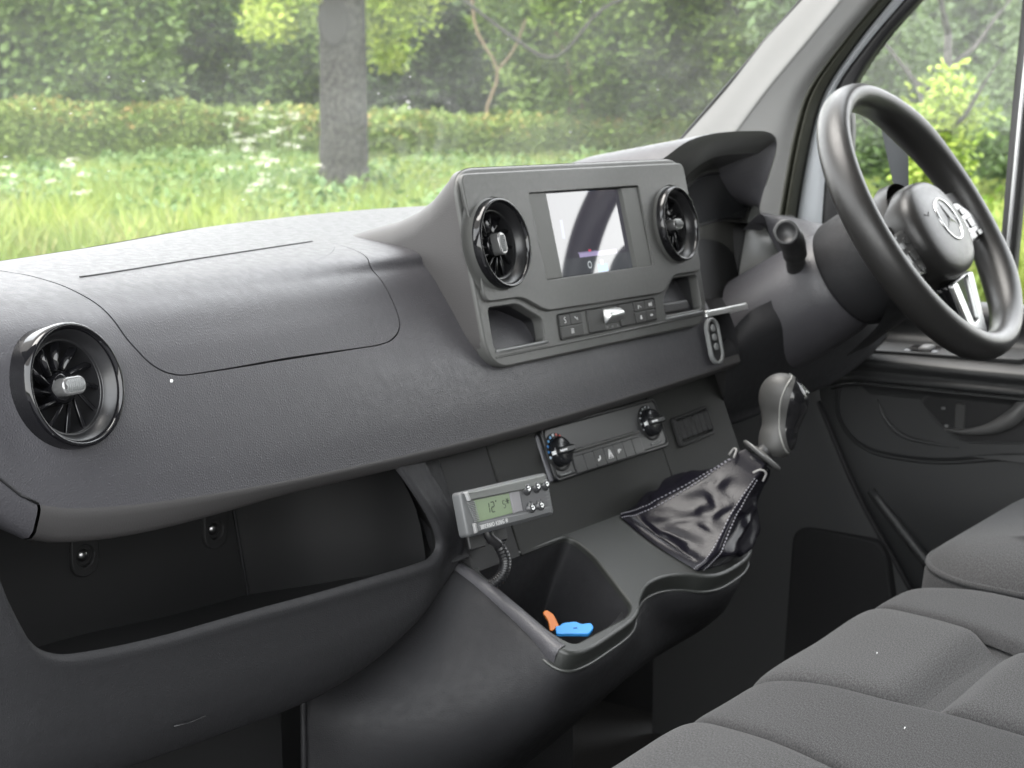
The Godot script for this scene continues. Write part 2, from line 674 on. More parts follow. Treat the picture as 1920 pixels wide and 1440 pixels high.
	for i in 112:
		var f := i / 111.0
		var h := -0.3 + 5.2 * f
		var r := []
		for k in 28:
			var a := TAU * k / 28
			var rad := 0.232 * (1.0 + 0.55 * exp(-(h + 0.3) * 2.6)) * (1.0 - 0.045 * f) * (1.0 + 0.025 * sin(a * 3 + h * 1.2) + 0.012 * sin(a * 7 - h * 3.0))
			for ringy in [0.50, 0.80]:
				rad *= 1.0 - 0.07 * exp(-pow((h - ringy) / 0.025, 2.0))
			r.append(tb + Vector3(cos(a) * rad + 0.02 * sin(h), h, sin(a) * rad))
		rings.append(r)
	loft(st, rings, true)
	put("trunk", st, m_bark, big)
	st = st_new()
	var right_ := Vector3(sin(deg_to_rad(41.15)), 0, cos(deg_to_rad(41.15)))
	var toward := Vector3(-cos(deg_to_rad(41.15)), 0, sin(deg_to_rad(41.15)))
	var kxf := Transform3D(Basis(right_, Vector3.UP, toward), tb + toward * 0.207 - right_ * 0.08 + Vector3(0, 1.86, 0))
	lathe(st, [Vector2(0.0, 0.0), Vector2(0.09, 0.012), Vector2(0.13, 0.03), Vector2(0.15, 0.04), Vector2(0.17, 0.01)], 24, Transform3D(kxf.basis.scaled(Vector3(0.72, 1.42, 1)), kxf.origin))
	put("branch_scar", st, grain(mat(0.03, 0.028, 0.025, 0.95), noise_tex(FastNoiseLite.TYPE_SIMPLEX, 0.05, 4, 50), 2.5, 1.0), big)
	st = st_new()
	for q in [[0.6, -0.9, 2.5, 0.2], [2.1, -0.5, 2.2, 0.1], [-1.6, 0.3, 2.6, 0.3], [1.2, 0.8, 2.9, 0.5], [-0.7, -0.6, 3.0, 0.3], [2.6, 0.1, 3.2, 0.4]]:
		var s := tb + Vector3(0, 3.3, 0)
		var e: Vector3 = tb + right_ * q[0] + toward * q[1] + Vector3(0, q[2], 0)
		tube(st, curve([s, s.lerp(e, 0.4) + Vector3(0, q[3], 0), s.lerp(e, 0.75) + Vector3(0, q[3] * 0.8, 0), e], 10), 0.025, 6)
	put("limb", st, m_bark, big)
	var sp := []
	for q in [[-0.55, -0.5, 2.05, 0.42, 46], [-0.35, 0.1, 2.35, 0.35, 26], [0.45, -0.4, 2.0, 0.4, 44], [0.75, 0.2, 2.3, 0.4, 46], [0.42, -0.6, 1.62, 0.24, 14], [-0.75, 0.3, 1.8, 0.22, 10], [-1.2, 0.0, 2.6, 0.5, 40], [1.3, 0.0, 2.75, 0.5, 44], [0.9, -0.4, 2.6, 0.45, 40]]:
		for i in q[4]:
			var c: Vector3 = tb + right_ * q[0] + toward * q[1] + Vector3(0, q[2], 0)
			sp.append([c + Vector3(rng.randfn(), rng.randfn() * 0.7, rng.randfn()) * q[3] * 0.45, rng.randf_range(0.32, 0.55), tint(Color(0.25, 0.36, 0.04), Color(0.40, 0.47, 0.07))])
	sp.append_array(crown_spots(tb + Vector3(0, 6.2, 0), Vector3(2.6, 1.8, 2.6), 170, l1, l2, 9))
	tag(scatter("crown", leaf_meshes.broad, leaf_meshes.m, sp, big), "", "", "", "stuff")

	# belt of trees behind the hedge: [bearing, distance, kind, height, width, dark share, label]
	var belt := [
		[57.0, 31, 0, 5.3, 4.0, "dark broadleaf tree seen past the passenger end of the hedge"],
		[52.5, 35, 0, 5.9, 4.4, "dark round tree behind the hedge above the passenger air vent"],
		[50.0, 28.5, 1, 5.0, 2.6, "pale green young tree overhanging the hedge near the passenger end"],
		[48.0, 36, 0, 5.9, 4.6, "dense dark tree behind the hedge, between pale young tree and grey trunk"],
		[44.5, 33, 1, 5.6, 3.6, "lighter green tree just to the passenger side of the grey trunk"],
		[42.0, 38, 0, 5.9, 4.6, "deep green tree hidden mostly behind the grey trunk"],
		[38.6, 34, 0, 5.6, 4.0, "dark bushy tree just to the driver side of the grey trunk"],
		[35.2, 37, 0, 6.3, 4.8, "dark tree with bare leaning stems in front of it"],
		[32.4, 30.5, 2, 5.9, 3.6, "bright fine leaved willow above the infotainment screen"],
		[29.3, 33, 2, 6.3, 4.0, "bright fine leaved willow beside the windscreen pillar"],
		[31.0, 40, 0, 5.9, 5.0, "dark tree standing behind the two bright willows"],
		[26.0, 30, 2, 5.9, 3.6, "willow hidden partly by the windscreen pillar"],
		[23.0, 24, 0, 4.3, 2.6, "tree seen at the front edge of the driver window"],
		[19.6, 27, 0, 5.3, 4.2, "dark tree at the middle of the driver window"],
		[16.6, 25, 0, 5.6, 4.0, "dark tree seen through the steering wheel side of the driver window"],
		[12.0, 27, 0, 4.6, 4.0, "dark tree beyond the rear bar of the driver window"],
	]
	var n := 0
	for b in belt:
		var base := polar(b[0], b[1])
		var h: float = b[3]
		var w: float = b[4]
		var ca: Color = [d1, Color(0.09, 0.165, 0.035), Color(0.12, 0.21, 0.035)][b[2]]
		var cb: Color = [d2, Color(0.17, 0.25, 0.05), Color(0.23, 0.32, 0.06)][b[2]]
		var count := 760 if b[2] != 2 else 1000
		var t := tree("belt_tree", b[5], "tree", base, 0.16 + 0.01 * (n % 5), h * 0.62, [[base + Vector3(0, h * 0.62, 0), Vector3(w * 0.66, h * 0.46, w * 0.66), count, ca, cb, 12, 1.25], [base + Vector3(0, 1.3, 0), Vector3(w * 0.6, 1.5, w * 0.5), 240, ca.lerp(d1, 0.4), cb.lerp(d2, 0.4), 7, 1.2]], "small" if b[2] == 2 else "belt", "trees beyond the hedge")
		n += 1
	# bare leaning stems in front of the belt
	var stems := [
		["twin bare stems leaning together above the hedge, nearer the willow", 33.6, 29.5, [[0.0, 0.0], [0.25, 1.1], [0.1, 1.9], [-0.5, 3.2]], [[0.55, 0.0], [0.45, 0.9], [0.22, 1.4]]],
		["single pale bare stem with a fork above the hedge, nearer the grey trunk", 36.2, 29.0, [[0.1, 0.0], [0.05, 0.8], [0.25, 1.5], [-0.15, 2.3], [-0.2, 3.4]], [[0.24, 1.5], [0.55, 1.9], [0.75, 2.4]]],
	]
	for s in stems:
		var base := polar(s[1], s[2])
		var t := thing("bare_stem", s[0], "sapling", base, "bare stems over the hedge")
		var r2 := Vector3(sin(deg_to_rad(s[1])), 0, cos(deg_to_rad(s[1])))
		st = st_new()
		for k in [3, 4]:
			var path := []
			for q in s[k]: path.append(base + r2 * q[0] + Vector3(0, q[1] + 0.3, 0))
			var pc := curve(path, 14)
			tube(st, pc, 0.03 if k == 3 else 0.022, 6)
		put("stem", st, m_twig, t)
	# boughs crossing the upper windscreen
	var bo := thing("bough", "thin dark bough reaching across the upper windscreen above the screen", "branch", polar(34.0, 27.0))
	st = st_new()
	var q0 := polar(38.0, 27.5)
	var q1 := polar(30.0, 27.0)
	tube(st, curve([q0 + Vector3(0, 3.4, 0), q0.lerp(q1, 0.35) + Vector3(0, 2.35, 0), q0.lerp(q1, 0.55) + Vector3(0, 2.0, 0), q0.lerp(q1, 0.75) + Vector3(0, 2.75, 0), q1 + Vector3(0, 3.1, 0)], 20), 0.035, 6)
	put("wood", st, m_bark, bo)

	# ivy covered bush near the driver window, and low shrubs
	var iv := polar(20.4, 10.5)
	tree("ivy_bush", "bright yellow green bush close behind the steering wheel rim", "shrub", iv, 0.05, 1.4, [[iv + Vector3(0, 0.78, 0), Vector3(0.22, 0.55, 0.22), 90, Color(0.20, 0.31, 0.03), Color(0.33, 0.41, 0.05), 7, 0.36], [iv + Vector3(-0.1, 0.2, 0.1), Vector3(0.3, 0.3, 0.3), 40, l1, l2, 5, 0.36]], "broad", "")
	for q in [[21.6, 15.0, "feathery shrub in the gap of the steering wheel"], [15.3, 17.0, "spreading shrub beyond the turf near the window bar"], [17.6, 19.0, "round shrub between the dark trees behind the turf"]]:
		var p := polar(q[0], q[1])
		tree("garden_shrub", q[2], "shrub", p, 0.04, 1.0, [[p + Vector3(0, 1.0, 0), Vector3(0.9, 1.1, 0.9), 190, d1.lerp(l1, 0.3), d2, 7, 0.7]], "small", "shrubs past the driver window")
	# overhanging leaves close to the driver window
	var ov := polar(19.0, 13.0)
	tree("overhanging_tree", "tree whose lowest leaves hang into the driver window", "tree", ov + Vector3(-0.4, 0, 2.6), 0.12, 4.0, [[ov + Vector3(0, 2.3, -0.4), Vector3(1.5, 0.6, 1.5), 110, d1, d2, 9, 0.5], [ov + Vector3(0, 4.0, 0), Vector3(1.8, 1.2, 1.8), 160, d1, d2, 8]], "broad", "")
	# white flowering parsley
	var uc := mat(0.72, 0.72, 0.6, 0.8)
	var sc := mat(0.12, 0.2, 0.05, 0.7)
	var spots_p := [[43.6, 12.6, 0.92, "tallest flowering cow parsley beside the grey trunk"], [44.4, 12.2, 0.78, "cow parsley on the passenger side of the tallest one"], [42.9, 13.0, 1.0, "cow parsley whose white heads touch the edge of the grey trunk"], [43.9, 11.4, 0.55, "short cow parsley low before the dashboard edge"], [45.0, 13.6, 0.95, "cow parsley with small heads before the hedge"], [50.5, 11.6, 0.6, "lone cow parsley in the grass near the passenger end"], [44.0, 14.4, 1.05, "far cow parsley standing highest against the hedge"], [52.6, 12.6, 0.5, "cow parsley nearest the passenger edge of the windscreen"]]
	for q in spots_p:
		var b := polar(q[0], q[1])
		var t := thing("cow_parsley", q[3], "flower", b, "white cow parsley in the long grass")
		var stalk := st_new()
		var head := st_new()
		head.set_smooth_group(-1)
		for k in 7:
			var a = k * 2.4 + q[0]
			var e := b + Vector3(cos(a) * 0.06 * k * 0.55, q[2] * (1.0 - 0.075 * k) + rng.randf_range(-0.03, 0.03), sin(a) * 0.06 * k * 0.55)
			tube(stalk, curve([b, b.lerp(e, 0.6) + Vector3(0, 0.05, 0), e], 5), 0.004, 4)
			for j in 12:
				var o := e + Vector3(rng.randfn(), rng.randfn() * 0.25, rng.randfn()) * 0.028
				var rr := rng.randf_range(0.006, 0.013)
				for w in 5:
					tri(head, o + Vector3(0, 0.004, 0), o + Vector3(cos(TAU * w / 5) * rr, 0, sin(TAU * w / 5) * rr), o + Vector3(cos(TAU * (w + 1) / 5) * rr, 0, sin(TAU * (w + 1) / 5) * rr))
		put("stalk", stalk, sc, t)
		tag(put("flower_head", head, uc, t), "", "", "", "stuff")
	# a white cottage wall glimpsed under the willows
	var hp := polar(29.4, 46.0)
	var house := thing("cottage", "white cottage glimpsed under the willows beside the pillar", "house", hp)
	var hxf := Basis(Vector3.UP, deg_to_rad(29.4 - 90.0))
	st = st_new()
	box(st, hp + Vector3(0, 1.2, 0), Vector3(4.5, 2.4, 3.5), 0.02, hxf)
	put("wall", st, mat(0.7, 0.69, 0.66, 0.85), house)
	st = st_new()
	var rf := []
	for x in [-2.45, 2.45]:
		rf.append([hp + hxf * Vector3(x, 2.3, -2.0), hp + hxf * Vector3(x, 3.7, 0), hp + hxf * Vector3(x, 2.3, 2.0), hp + hxf * Vector3(x, 2.36, 0)])
	loft(st, rf, true, true, true)
	put("roof", st, mat(0.2, 0.12, 0.09, 0.9), house)
	# trees to the right and behind, mirrored in the glossy screens
	var mir := [[-12.0, 24, 7.0, 4.5], [-20.0, 19, 3.2, 2.8], [-38.0, 24, 6.0, 5.0], [-50.0, 25, 8.0, 5.0], [3.0, 26, 7.0, 4.5]]
	var names := ["tree level with the driver seat on the far side of the turf", "small tree on the turf behind the driver door", "spreading tree behind the small one on the turf", "tall tree farthest behind the van", "tree beyond the driver mirror side"]
	for i in mir.size():
		var b := polar(mir[i][0], mir[i][1])
		tree("garden_tree", names[i], "tree", b, 0.15, mir[i][2] * 0.6, [[b + Vector3(0, mir[i][2] * 0.6, 0), Vector3(mir[i][3] * 0.55, mir[i][2] * 0.42, mir[i][3] * 0.55), 420, d2, l1, 10, 1.2]], "broad", "trees beside the van")

# ---------------------------------------------------------------- the cab round the dashboard
func cab_shell() -> void:
	var v := thing("van_cab", "cab body of a white van: grey headlining, bulkhead, floor and door opening", "van", Vector3(0, 0.62, 0.4))
	var st := st_new()
	box(st, Vector3(0, 2.16, 0.82), Vector3(1.9, 0.05, 1.26), 0.02)
	put("roof", st, m_paint, v)
	st = st_new()
	box(st, Vector3(0, 2.115, 0.82), Vector3(1.84, 0.02, 1.2), 0.008)
	put("headlining", st, m_head, v)
	st = st_new()
	box(st, Vector3(0, 1.37, 1.44), Vector3(1.9, 1.55, 0.04), 0.01)
	put("bulkhead", st, m_head, v)
	st = st_new()
	box(st, Vector3(0, 0.6, 0.35), Vector3(1.84, 0.04, 2.1), 0.01)
	put("floor", st, m_carpet, v)
	st = st_new()
	box(st, Vector3(0, 1.0, -0.62), Vector3(1.8, 0.8, 0.04), 0.01)
	put("firewall", st, m_under, v)
	st = st_new()
	box(st, Vector3(-0.955, 0.45, 0.4), Vector3(0.07, 0.42, 2.3), 0.02)
	put("sill", st, m_paint, v)
	st = st_new()
	box(st, Vector3(-0.95, 1.4, 1.3), Vector3(0.09, 1.5, 0.26), 0.03)
	put("door_post", st, m_paint, v)
	st = st_new()
	box(st, Vector3(-0.94, 1.02, -0.42), Vector3(0.06, 0.85, 0.42), 0.02)
	put("front_post", st, m_paint, v)
	st = st_new()
	box(st, Vector3(0.80, 1.0, -0.46), Vector3(0.04, 0.84, 0.36), 0.01)
	put("inner_wing", st, m_under, v)
	st = st_new()
	box(st, Vector3(0, 1.02, -0.95), Vector3(1.86, 0.75, 0.5), 0.12)
	put("bonnet", st, m_paint, v)
	# pillar on the passenger side, mirror image of the driver's
	st = st_new()
	loft(st, [[Vector3(-0.84, 1.44, -0.48), Vector3(-0.80, 1.44, -0.35), Vector3(-0.88, 1.44, -0.2), Vector3(-0.93, 1.44, -0.4)], [Vector3(-0.84, 2.12, 0.18), Vector3(-0.80, 2.12, 0.24), Vector3(-0.88, 2.12, 0.3), Vector3(-0.93, 2.12, 0.22)]], true, true, true)
	put("windscreen_post", st, m_pillar, v)
	# driver's windscreen pillar, from the measured lines: edge of the glass, fold, seal, painted frame
	var p := thing("windscreen_pillar", "pale grey trimmed windscreen pillar on the driver side with dark door seals", "pillar", Vector3(0.83, 1.44, -0.4))
	var ys := [2.13, 1.866, 1.79, 1.731, 1.66, 1.6, 1.524, 1.45]
	var edge := [0.19, -0.0654, -0.1411, -0.2022, -0.2639, -0.3241, -0.4023, -0.474]
	var fold := [0.24, 0.0127, -0.053, -0.1063, -0.171, -0.2197, -0.2818, -0.345]
	var seal := [0.285, 0.0657, -0.0006, -0.0542, -0.111, -0.132, -0.1467, -0.158]
	var seal2 := [0.30, 0.0715, 0.0061, -0.0454, -0.0957, -0.1158, -0.1302, -0.141]
	var white0 := [0.303, 0.074, 0.0085, -0.040, -0.0893, -0.107, -0.1204, -0.129]
	var white1 := [0.32, 0.0905, 0.0235, -0.0301, -0.0828, -0.0895, -0.0961, -0.0995]
	var inner := [0.36, 0.1168, 0.0445, -0.0113, -0.058, -0.0582, -0.0587, -0.0594]
	var strips := {"light_trim": [], "dark_trim": [], "door_seal": [], "painted_frame": [], "window_frame": []}
	for i in 8:
		var y: float = ys[i]
		strips.light_trim.append([Vector3(0.90, y, edge[i] - 0.03), Vector3(0.845, y, edge[i] - 0.004), Vector3(0.84, y, edge[i]), Vector3(0.826, y, lerpf(edge[i], fold[i], 0.3)), Vector3(0.812, y, lerpf(edge[i], fold[i], 0.7)), Vector3(0.801, y, fold[i] - 0.003), Vector3(0.802, y, fold[i] + 0.004)])
		strips.dark_trim.append([Vector3(0.802, y, fold[i] + 0.003), Vector3(0.806, y, lerpf(fold[i], seal[i], 0.35)), Vector3(0.812, y, lerpf(fold[i], seal[i], 0.75)), Vector3(0.826, y, seal[i])])
		var sw: float = seal2[i] - seal[i]
		strips.door_seal.append([Vector3(0.83, y, seal[i] - 0.002), Vector3(0.818, y, seal[i] + sw * 0.12), Vector3(0.818, y, seal[i] + sw * 0.38), Vector3(0.832, y, seal[i] + sw * 0.5), Vector3(0.822, y, seal[i] + sw * 0.62), Vector3(0.824, y, seal[i] + sw * 0.9), Vector3(0.845, y, seal2[i] + 0.001)])
		strips.painted_frame.append([Vector3(0.862, y, seal2[i] - 0.003), Vector3(0.851, y, white0[i]), Vector3(0.852, y, lerpf(white0[i], white1[i], 0.6)), Vector3(0.858, y, white1[i])])
		strips.window_frame.append([Vector3(0.868, y, white1[i] - 0.001), Vector3(0.860, y, white1[i] + 0.002), Vector3(0.862, y, lerpf(white1[i], inner[i], 0.7)), Vector3(0.868, y, inner[i]), Vector3(0.89, y, inner[i] - 0.003)])
	strips["seal_backing"] = []
	for i in 8:
		strips.seal_backing.append([Vector3(0.86, ys[i], seal[i] - 0.03), Vector3(0.875, ys[i], seal2[i]), Vector3(0.88, ys[i], white1[i] + 0.02)])
	var pm := {"seal_backing": m_black, "light_trim": m_pillar, "dark_trim": m_pillar, "door_seal": m_seal, "painted_frame": mat(0.42, 0.44, 0.46, 0.35), "window_frame": m_black}  # painted_frame is white paint, greyed in its colour for indoor shade
	for k in strips:
		st = st_new()
		patch(st, strips[k], (strips[k][0].size() - 1) * 4, 28)
		put(k, st, pm[k], p)

# ---------------------------------------------------------------- dashboard skin
const DX := [-1.0, -0.80, -0.75, -0.70, -0.60, -0.45, -0.20, 0.10, 0.40]
# for each station nine (z, y) points from the lower crease over the crest to the windscreen
const DZ := [
	[-0.07, -0.073, -0.078, -0.085, -0.095, -0.115, -0.15, -0.19, -0.26],
	[0.006, 0.003, 0.0, -0.005, -0.013, -0.032, -0.076, -0.14, -0.21],
	[0.014, 0.011, 0.0065, -0.001, -0.0113, -0.032, -0.076, -0.148, -0.22],
	[0.02, 0.017, 0.012, 0.002, -0.01, -0.032, -0.076, -0.155, -0.23],
	[0.028, 0.023, 0.015, 0.004, -0.012, -0.036, -0.08, -0.178, -0.25],
	[0.03, 0.024, 0.014, 0.001, -0.018, -0.044, -0.09, -0.222, -0.29],
	[0.032, 0.025, 0.013, -0.008, -0.028, -0.05, -0.085, -0.30, -0.37],
	[0.032, 0.025, 0.013, -0.008, -0.028, -0.05, -0.085, -0.35, -0.42],
	[0.03, 0.025, 0.013, -0.008, -0.028, -0.05, -0.085, -0.33, -0.40]]
const DY := [
	[1.385, 1.40, 1.42, 1.437, 1.455, 1.468, 1.476, 1.48, 1.46],
	[1.370, 1.384, 1.399, 1.416, 1.439, 1.461, 1.475, 1.482, 1.472],
	[1.331, 1.356, 1.384, 1.411, 1.437, 1.461, 1.476, 1.484, 1.475],
	[1.318, 1.348, 1.379, 1.408, 1.436, 1.461, 1.477, 1.4855, 1.478],
	[1.309, 1.337, 1.37, 1.402, 1.432, 1.459, 1.4765, 1.4875, 1.48],
	[1.302, 1.335, 1.37, 1.402, 1.432, 1.46, 1.478, 1.4898, 1.483],
	[1.298, 1.335, 1.37, 1.402, 1.432, 1.46, 1.481, 1.4945, 1.489],
	[1.302, 1.337, 1.37, 1.402, 1.432, 1.46, 1.482, 1.497, 1.491],
	[1.311, 1.34, 1.37, 1.402, 1.432, 1.46, 1.482, 1.497, 1.491]]
const VENT := Vector3(-0.7003, 1.4113, 0.0)

func herm(P: Array, j: int, x: float) -> float:
	var i := 0
	while i < 7 and x > DX[i + 1]: i += 1
	var h: float = DX[i + 1] - DX[i]
	var t = (x - DX[i]) / h
	var mm := []
	for k in [i, i + 1]:
		var a := maxi(k - 1, 0)
		var b := mini(k + 1, 8)
		mm.append((P[b][j] - P[a][j]) / (DX[b] - DX[a]) * h)
	var t2 = t * t
	var t3 = t2 * t
	return (2 * t3 - 3 * t2 + 1) * P[i][j] + (t3 - 2 * t2 + t) * mm[0] + (3 * t2 - 2 * t3) * P[i + 1][j] + (t3 - t2) * mm[1]

var skin_cache := {}
func skin_raw(x: float, v: float) -> Vector3:
	var key := int(round(x * 20000))
	var c: Array
	if skin_cache.has(key):
		c = skin_cache[key]
	else:
		c = []
		for j in 9: c.append(Vector3(0, herm(DY, j, x), herm(DZ, j, x)))
		skin_cache[key] = c
	var p := cr3(c, v)
	p.x = x
	return p

func skin(x: float, v: float) -> Vector3:
	var p := skin_raw(x, v)
	# the swelling that carries the round vent
	var r := Vector2(p.x - VENT.x, p.y - VENT.y).length()
	p.z += 0.0015 * (1.0 - smoothstep(0.047, 0.075, r)) * (1.0 if v < 6.5 else 0.0)
	return p

func dash_lid_outline() -> Array:
	var k := [Vector3(-0.560, 3.02, 0), Vector3(-0.4785, 2.98, 0), Vector3(-0.37, 2.925, 0), Vector3(-0.334, 2.92, 0), Vector3(-0.311, 3.03, 0), Vector3(-0.293, 3.36, 0), Vector3(-0.2855, 4.0, 0), Vector3(-0.284, 4.8, 0), Vector3(-0.284, 5.5, 0), Vector3(-0.262, 6.15, 0), Vector3(-0.218, 6.47, 0), Vector3(-0.187, 6.73, 0), Vector3(-0.176, 6.95, 0), Vector3(-0.176, 7.35, 0), Vector3(-0.22, 7.5, 0), Vector3(-0.36, 7.5, 0), Vector3(-0.52, 7.5, 0), Vector3(-0.62, 7.45, 0), Vector3(-0.655, 7.2, 0), Vector3(-0.653, 6.69, 0), Vector3(-0.647, 6.42, 0), Vector3(-0.6444, 6.05, 0), Vector3(-0.643, 5.6, 0), Vector3(-0.639, 5.15, 0), Vector3(-0.636, 4.64, 0), Vector3(-0.6315, 4.05, 0), Vector3(-0.618, 3.4, 0), Vector3(-0.596, 3.07, 0)]
	return closed_curve(k, 260)

func dashboard() -> void:
	var d := thing("dashboard", "dark grey grained van dashboard with lidded compartment and round end vent", "dashboard", Vector3(-0.25, 1.29, 0))
	var out := dash_lid_outline()
	var c := Vector3(-0.46, 5.2, 0)
	# lid
	var rings := []
	for i in 27:
		var f := 1.0 - pow(1.0 - i / 26.0, 1.3)
		var r := []
		for q in out:
			var dm := Vector2((c - q).x, (c - q).y * 0.03).normalized() * 0.0019
			var e: Vector3 = q + Vector3(dm.x, dm.y / 0.03, 0)
			var p: Vector3 = c.lerp(e, f)
			r.append(skin(p.x, p.y))
		rings.append(r)
	var edge: Array = rings[-1]
	var lip := []
	for p in edge: lip.append(p + Vector3(0, -0.004, -0.006))
	var st := st_new()
	loft(st, rings, true)
	st.set_smooth_group(2)
	loft(st, [edge, lip], true)
	var lid := put("compartment_lid", st, m_lid, d)
	# tear line across the lid
	st = st_new()
	var path := []
	for i in 41:
		var f := i / 40.0
		path.append(skin(lerpf(-0.6095, -0.2661, f), lerpf(6.163, 6.351, f) + 0.02 * sin(f * PI)) + Vector3(0, 0.0001, 0))
	tube(st, path, 0.0011, 6)
	put("tear_line", st, m_black, lid)
	# the skin round it, with the vent hole left open
	st = st_new()
	rings = []
	var lo := Vector2(-0.82, 0.0)
	var hi := Vector2(-0.12, 8.0)
	var ends := []
	for q in out:
		var dir := Vector2(q.x - c.x, (q.y - c.y) * 0.07)
		var s := INF
		if dir.x > 0: s = minf(s, (hi.x - c.x) / dir.x)
		if dir.x < 0: s = minf(s, (lo.x - c.x) / dir.x)
		if dir.y > 0: s = minf(s, (hi.y - c.y) * 0.07 / dir.y)
		if dir.y < 0: s = minf(s, (lo.y - c.y) * 0.07 / dir.y)
		ends.append(Vector3(c.x + dir.x * s, c.y + dir.y / 0.07 * s, 0))
	for corner in [Vector3(lo.x, lo.y, 0), Vector3(lo.x, hi.y, 0), Vector3(hi.x, lo.y, 0), Vector3(hi.x, hi.y, 0)]:
		var best := 0
		for i in ends.size():
			if ((ends[i] - corner) * Vector3(1, 0.07, 1)).length() < ((ends[best] - corner) * Vector3(1, 0.07, 1)).length(): best = i
		ends[best] = corner
	for i in 60:
		var f := i / 59.0
		var r := []
		for k in out.size():
			var p: Vector3 = out[k].lerp(ends[k], f)
			r.append(skin(p.x, clampf(p.y, 0.0, 8.0)))
		rings.append(r)
	skin_loft(st, rings, true)
	# the rest of the skin to both ends
	for blk in [[-1.0, -0.82, 14], [-0.12, 0.29, 30]]:
		var rows := []
		for j in 49:
			var r := []
			for i in blk[2] + 1:
				r.append(skin(lerpf(blk[0], blk[1], float(i) / blk[2]), j / 6.0))
			rows.append(r)
		skin_loft(st, rows, false)
	st.set_smooth_group(2)
	lip = []
	for q in out: lip.append(skin(q.x, q.y) + Vector3(0, -0.005, -0.008))
	loft(st, [rings[0], lip], true)
	put("upper_skin", st, m_dash, d)
	# recess floor beneath the lid gap
	st = st_new()
	var g0 := []
	var g1 := []
	for q in out:
		var a = c + (q - c) * 1.03
		var b = c + (q - c) * 0.96
		g0.append(skin(a.x, clampf(a.y, 0, 8)) + Vector3(0, -0.006, -0.009))
		g1.append(skin(b.x, b.y) + Vector3(0, -0.006, -0.009))
	loft(st, [g0, g1], true)
	put("gap_floor", st, m_black, d)
	# rounded lower lip in two lengths with a joint between them
	for part in [["end_trim", -1.0, -0.7465, 16], ["lower_trim", -0.7440, 0.335, 60]]:
		var rows := []
		for i in part[3] + 1:
			var x: float = lerpf(part[1], part[2], float(i) / part[3])
			var cr := skin(x, 0.0)
			var h: float = lerpf(0.0145, 0.027, smoothstep(-0.45, -0.70, x))
			h = lerpf(h, 0.012, smoothstep(-0.2, 0.3, x))
			var y0 := cr.y
			rows.append([skin(x, 0.25) + Vector3(0, 0, -0.001), cr, Vector3(x, y0 - h * 0.12, cr.z + 0.0008), Vector3(x, y0 - h * 0.3, cr.z - 0.0005), Vector3(x, y0 - h * 0.8, cr.z - 0.006), Vector3(x, y0 - h, cr.z - 0.011), Vector3(x, y0 - h - 0.002, cr.z - 0.018), Vector3(x, y0 - h + 0.004, cr.z - 0.06), Vector3(x, y0 - h + 0.012, cr.z - 0.16)])
		st = st_new()
		loft(st, rows)
		put(part[0], st, m_dash if part[0] == "end_trim" else m_trim(), d)
	st = st_new()
	var sc := [[], [], []]
	for i in 41:
		var x := lerpf(-0.84, 0.84, i / 40.0)
		var w := screen_point(x, 1.418)
		var e := skin(minf(x, 0.29), 8.0) if x < 0.29 else Vector3(x, 1.435, -0.53)
		sc[0].append(e + Vector3(0, 0.001, 0.004))
		sc[1].append((e + w) * 0.5)
		sc[2].append(w + Vector3(0, -0.01, -0.03))
	loft(st, sc)
	put("scuttle_trim", st, m_under, d)
	# dark joint along the left of the lip
	st = st_new()
	var joint := []
	for i in 20: joint.append(skin(lerpf(-1.0, -0.7455, i / 19.0), 0.02) + Vector3(0, 0, 0.0004))
	tube(st, joint, 0.0011, 6)
	put("trim_joint", st, m_black, d)
	# end closing face on the driver side of the lip
	st = st_new()
	var ea := []
	var eb := []
	for j in 10:
		var s := skin(0.335 + 0.0, j * 0.28)
		ea.append(s)
		eb.append(s + Vector3(0.012, -0.008, -0.05))
	loft(st, [ea, eb])
	put("lip_end", st, m_plastic, d)
	air_vent(d, Transform3D(Basis(Vector3.UP, deg_to_rad(5.0)) * Basis(Vector3.RIGHT, deg_to_rad(-13.0)), VENT + Vector3(-0.0045, 0, 0.0115)), 0.0475, 0.0, 0)
	# little pale speck of dust under the lid
	st = st_new()
	lathe(st, [Vector2(0.0, 0.0016), Vector2(0.0012, 0.001), Vector2(0.0016, 0.0)], 8, Transform3D(Basis(), skin(-0.603, 2.95)))
	put("paint_speck", st, m_white, d)
	# elongated oval key plate at the driver end of the lip
	var kx := frame(Vector3(0.262, 1.341, 0.0315), 13.0)
	st = st_new()
	plate(st, rrect(0.032, 0.058, 0.0155, 8), [rrect(0.024, 0.050, 0.0118, 8)], -0.002, 0.003, 0.001, kx)
	var kp := put("oval_switch", st, m_grey, d)
	st = st_new()
	slab(st, rrect(0.024, 0.05, 0.0118, 8), -0.003, 0.0005, 0.0005, kx)
	put("recess", st, m_black, kp)
	for i in 3:
		st = st_new()
		slab(st, disc(0.0045, 14), 0.0, 0.003, 0.0008, at(kx, 0, 0.016 - 0.0115 * i))
		put("indicator", st, m_grey, kp)

func m_trim() -> Material:
	return grain(mat(0.047, 0.045, 0.045, 0.6), m_plastic.heightmap_texture, 12.0, 0.012)

func skin_loft(st: SurfaceTool, rings: Array, closed: bool) -> void:
	for i in rings.size() - 1:
		var p = rings[i]
		var q = rings[i + 1]
		var n: int = p.size()
		for j in (n if closed else n - 1):
			var k: int = (j + 1) % n
			var m: Vector3 = (p[j] + q[k]) * 0.5
			if m.z > -0.06 and Vector2(m.x - VENT.x + 0.0045, m.y - VENT.y).length() < 0.0405: continue
			quad(st, p[j], q[j], q[k], p[k])

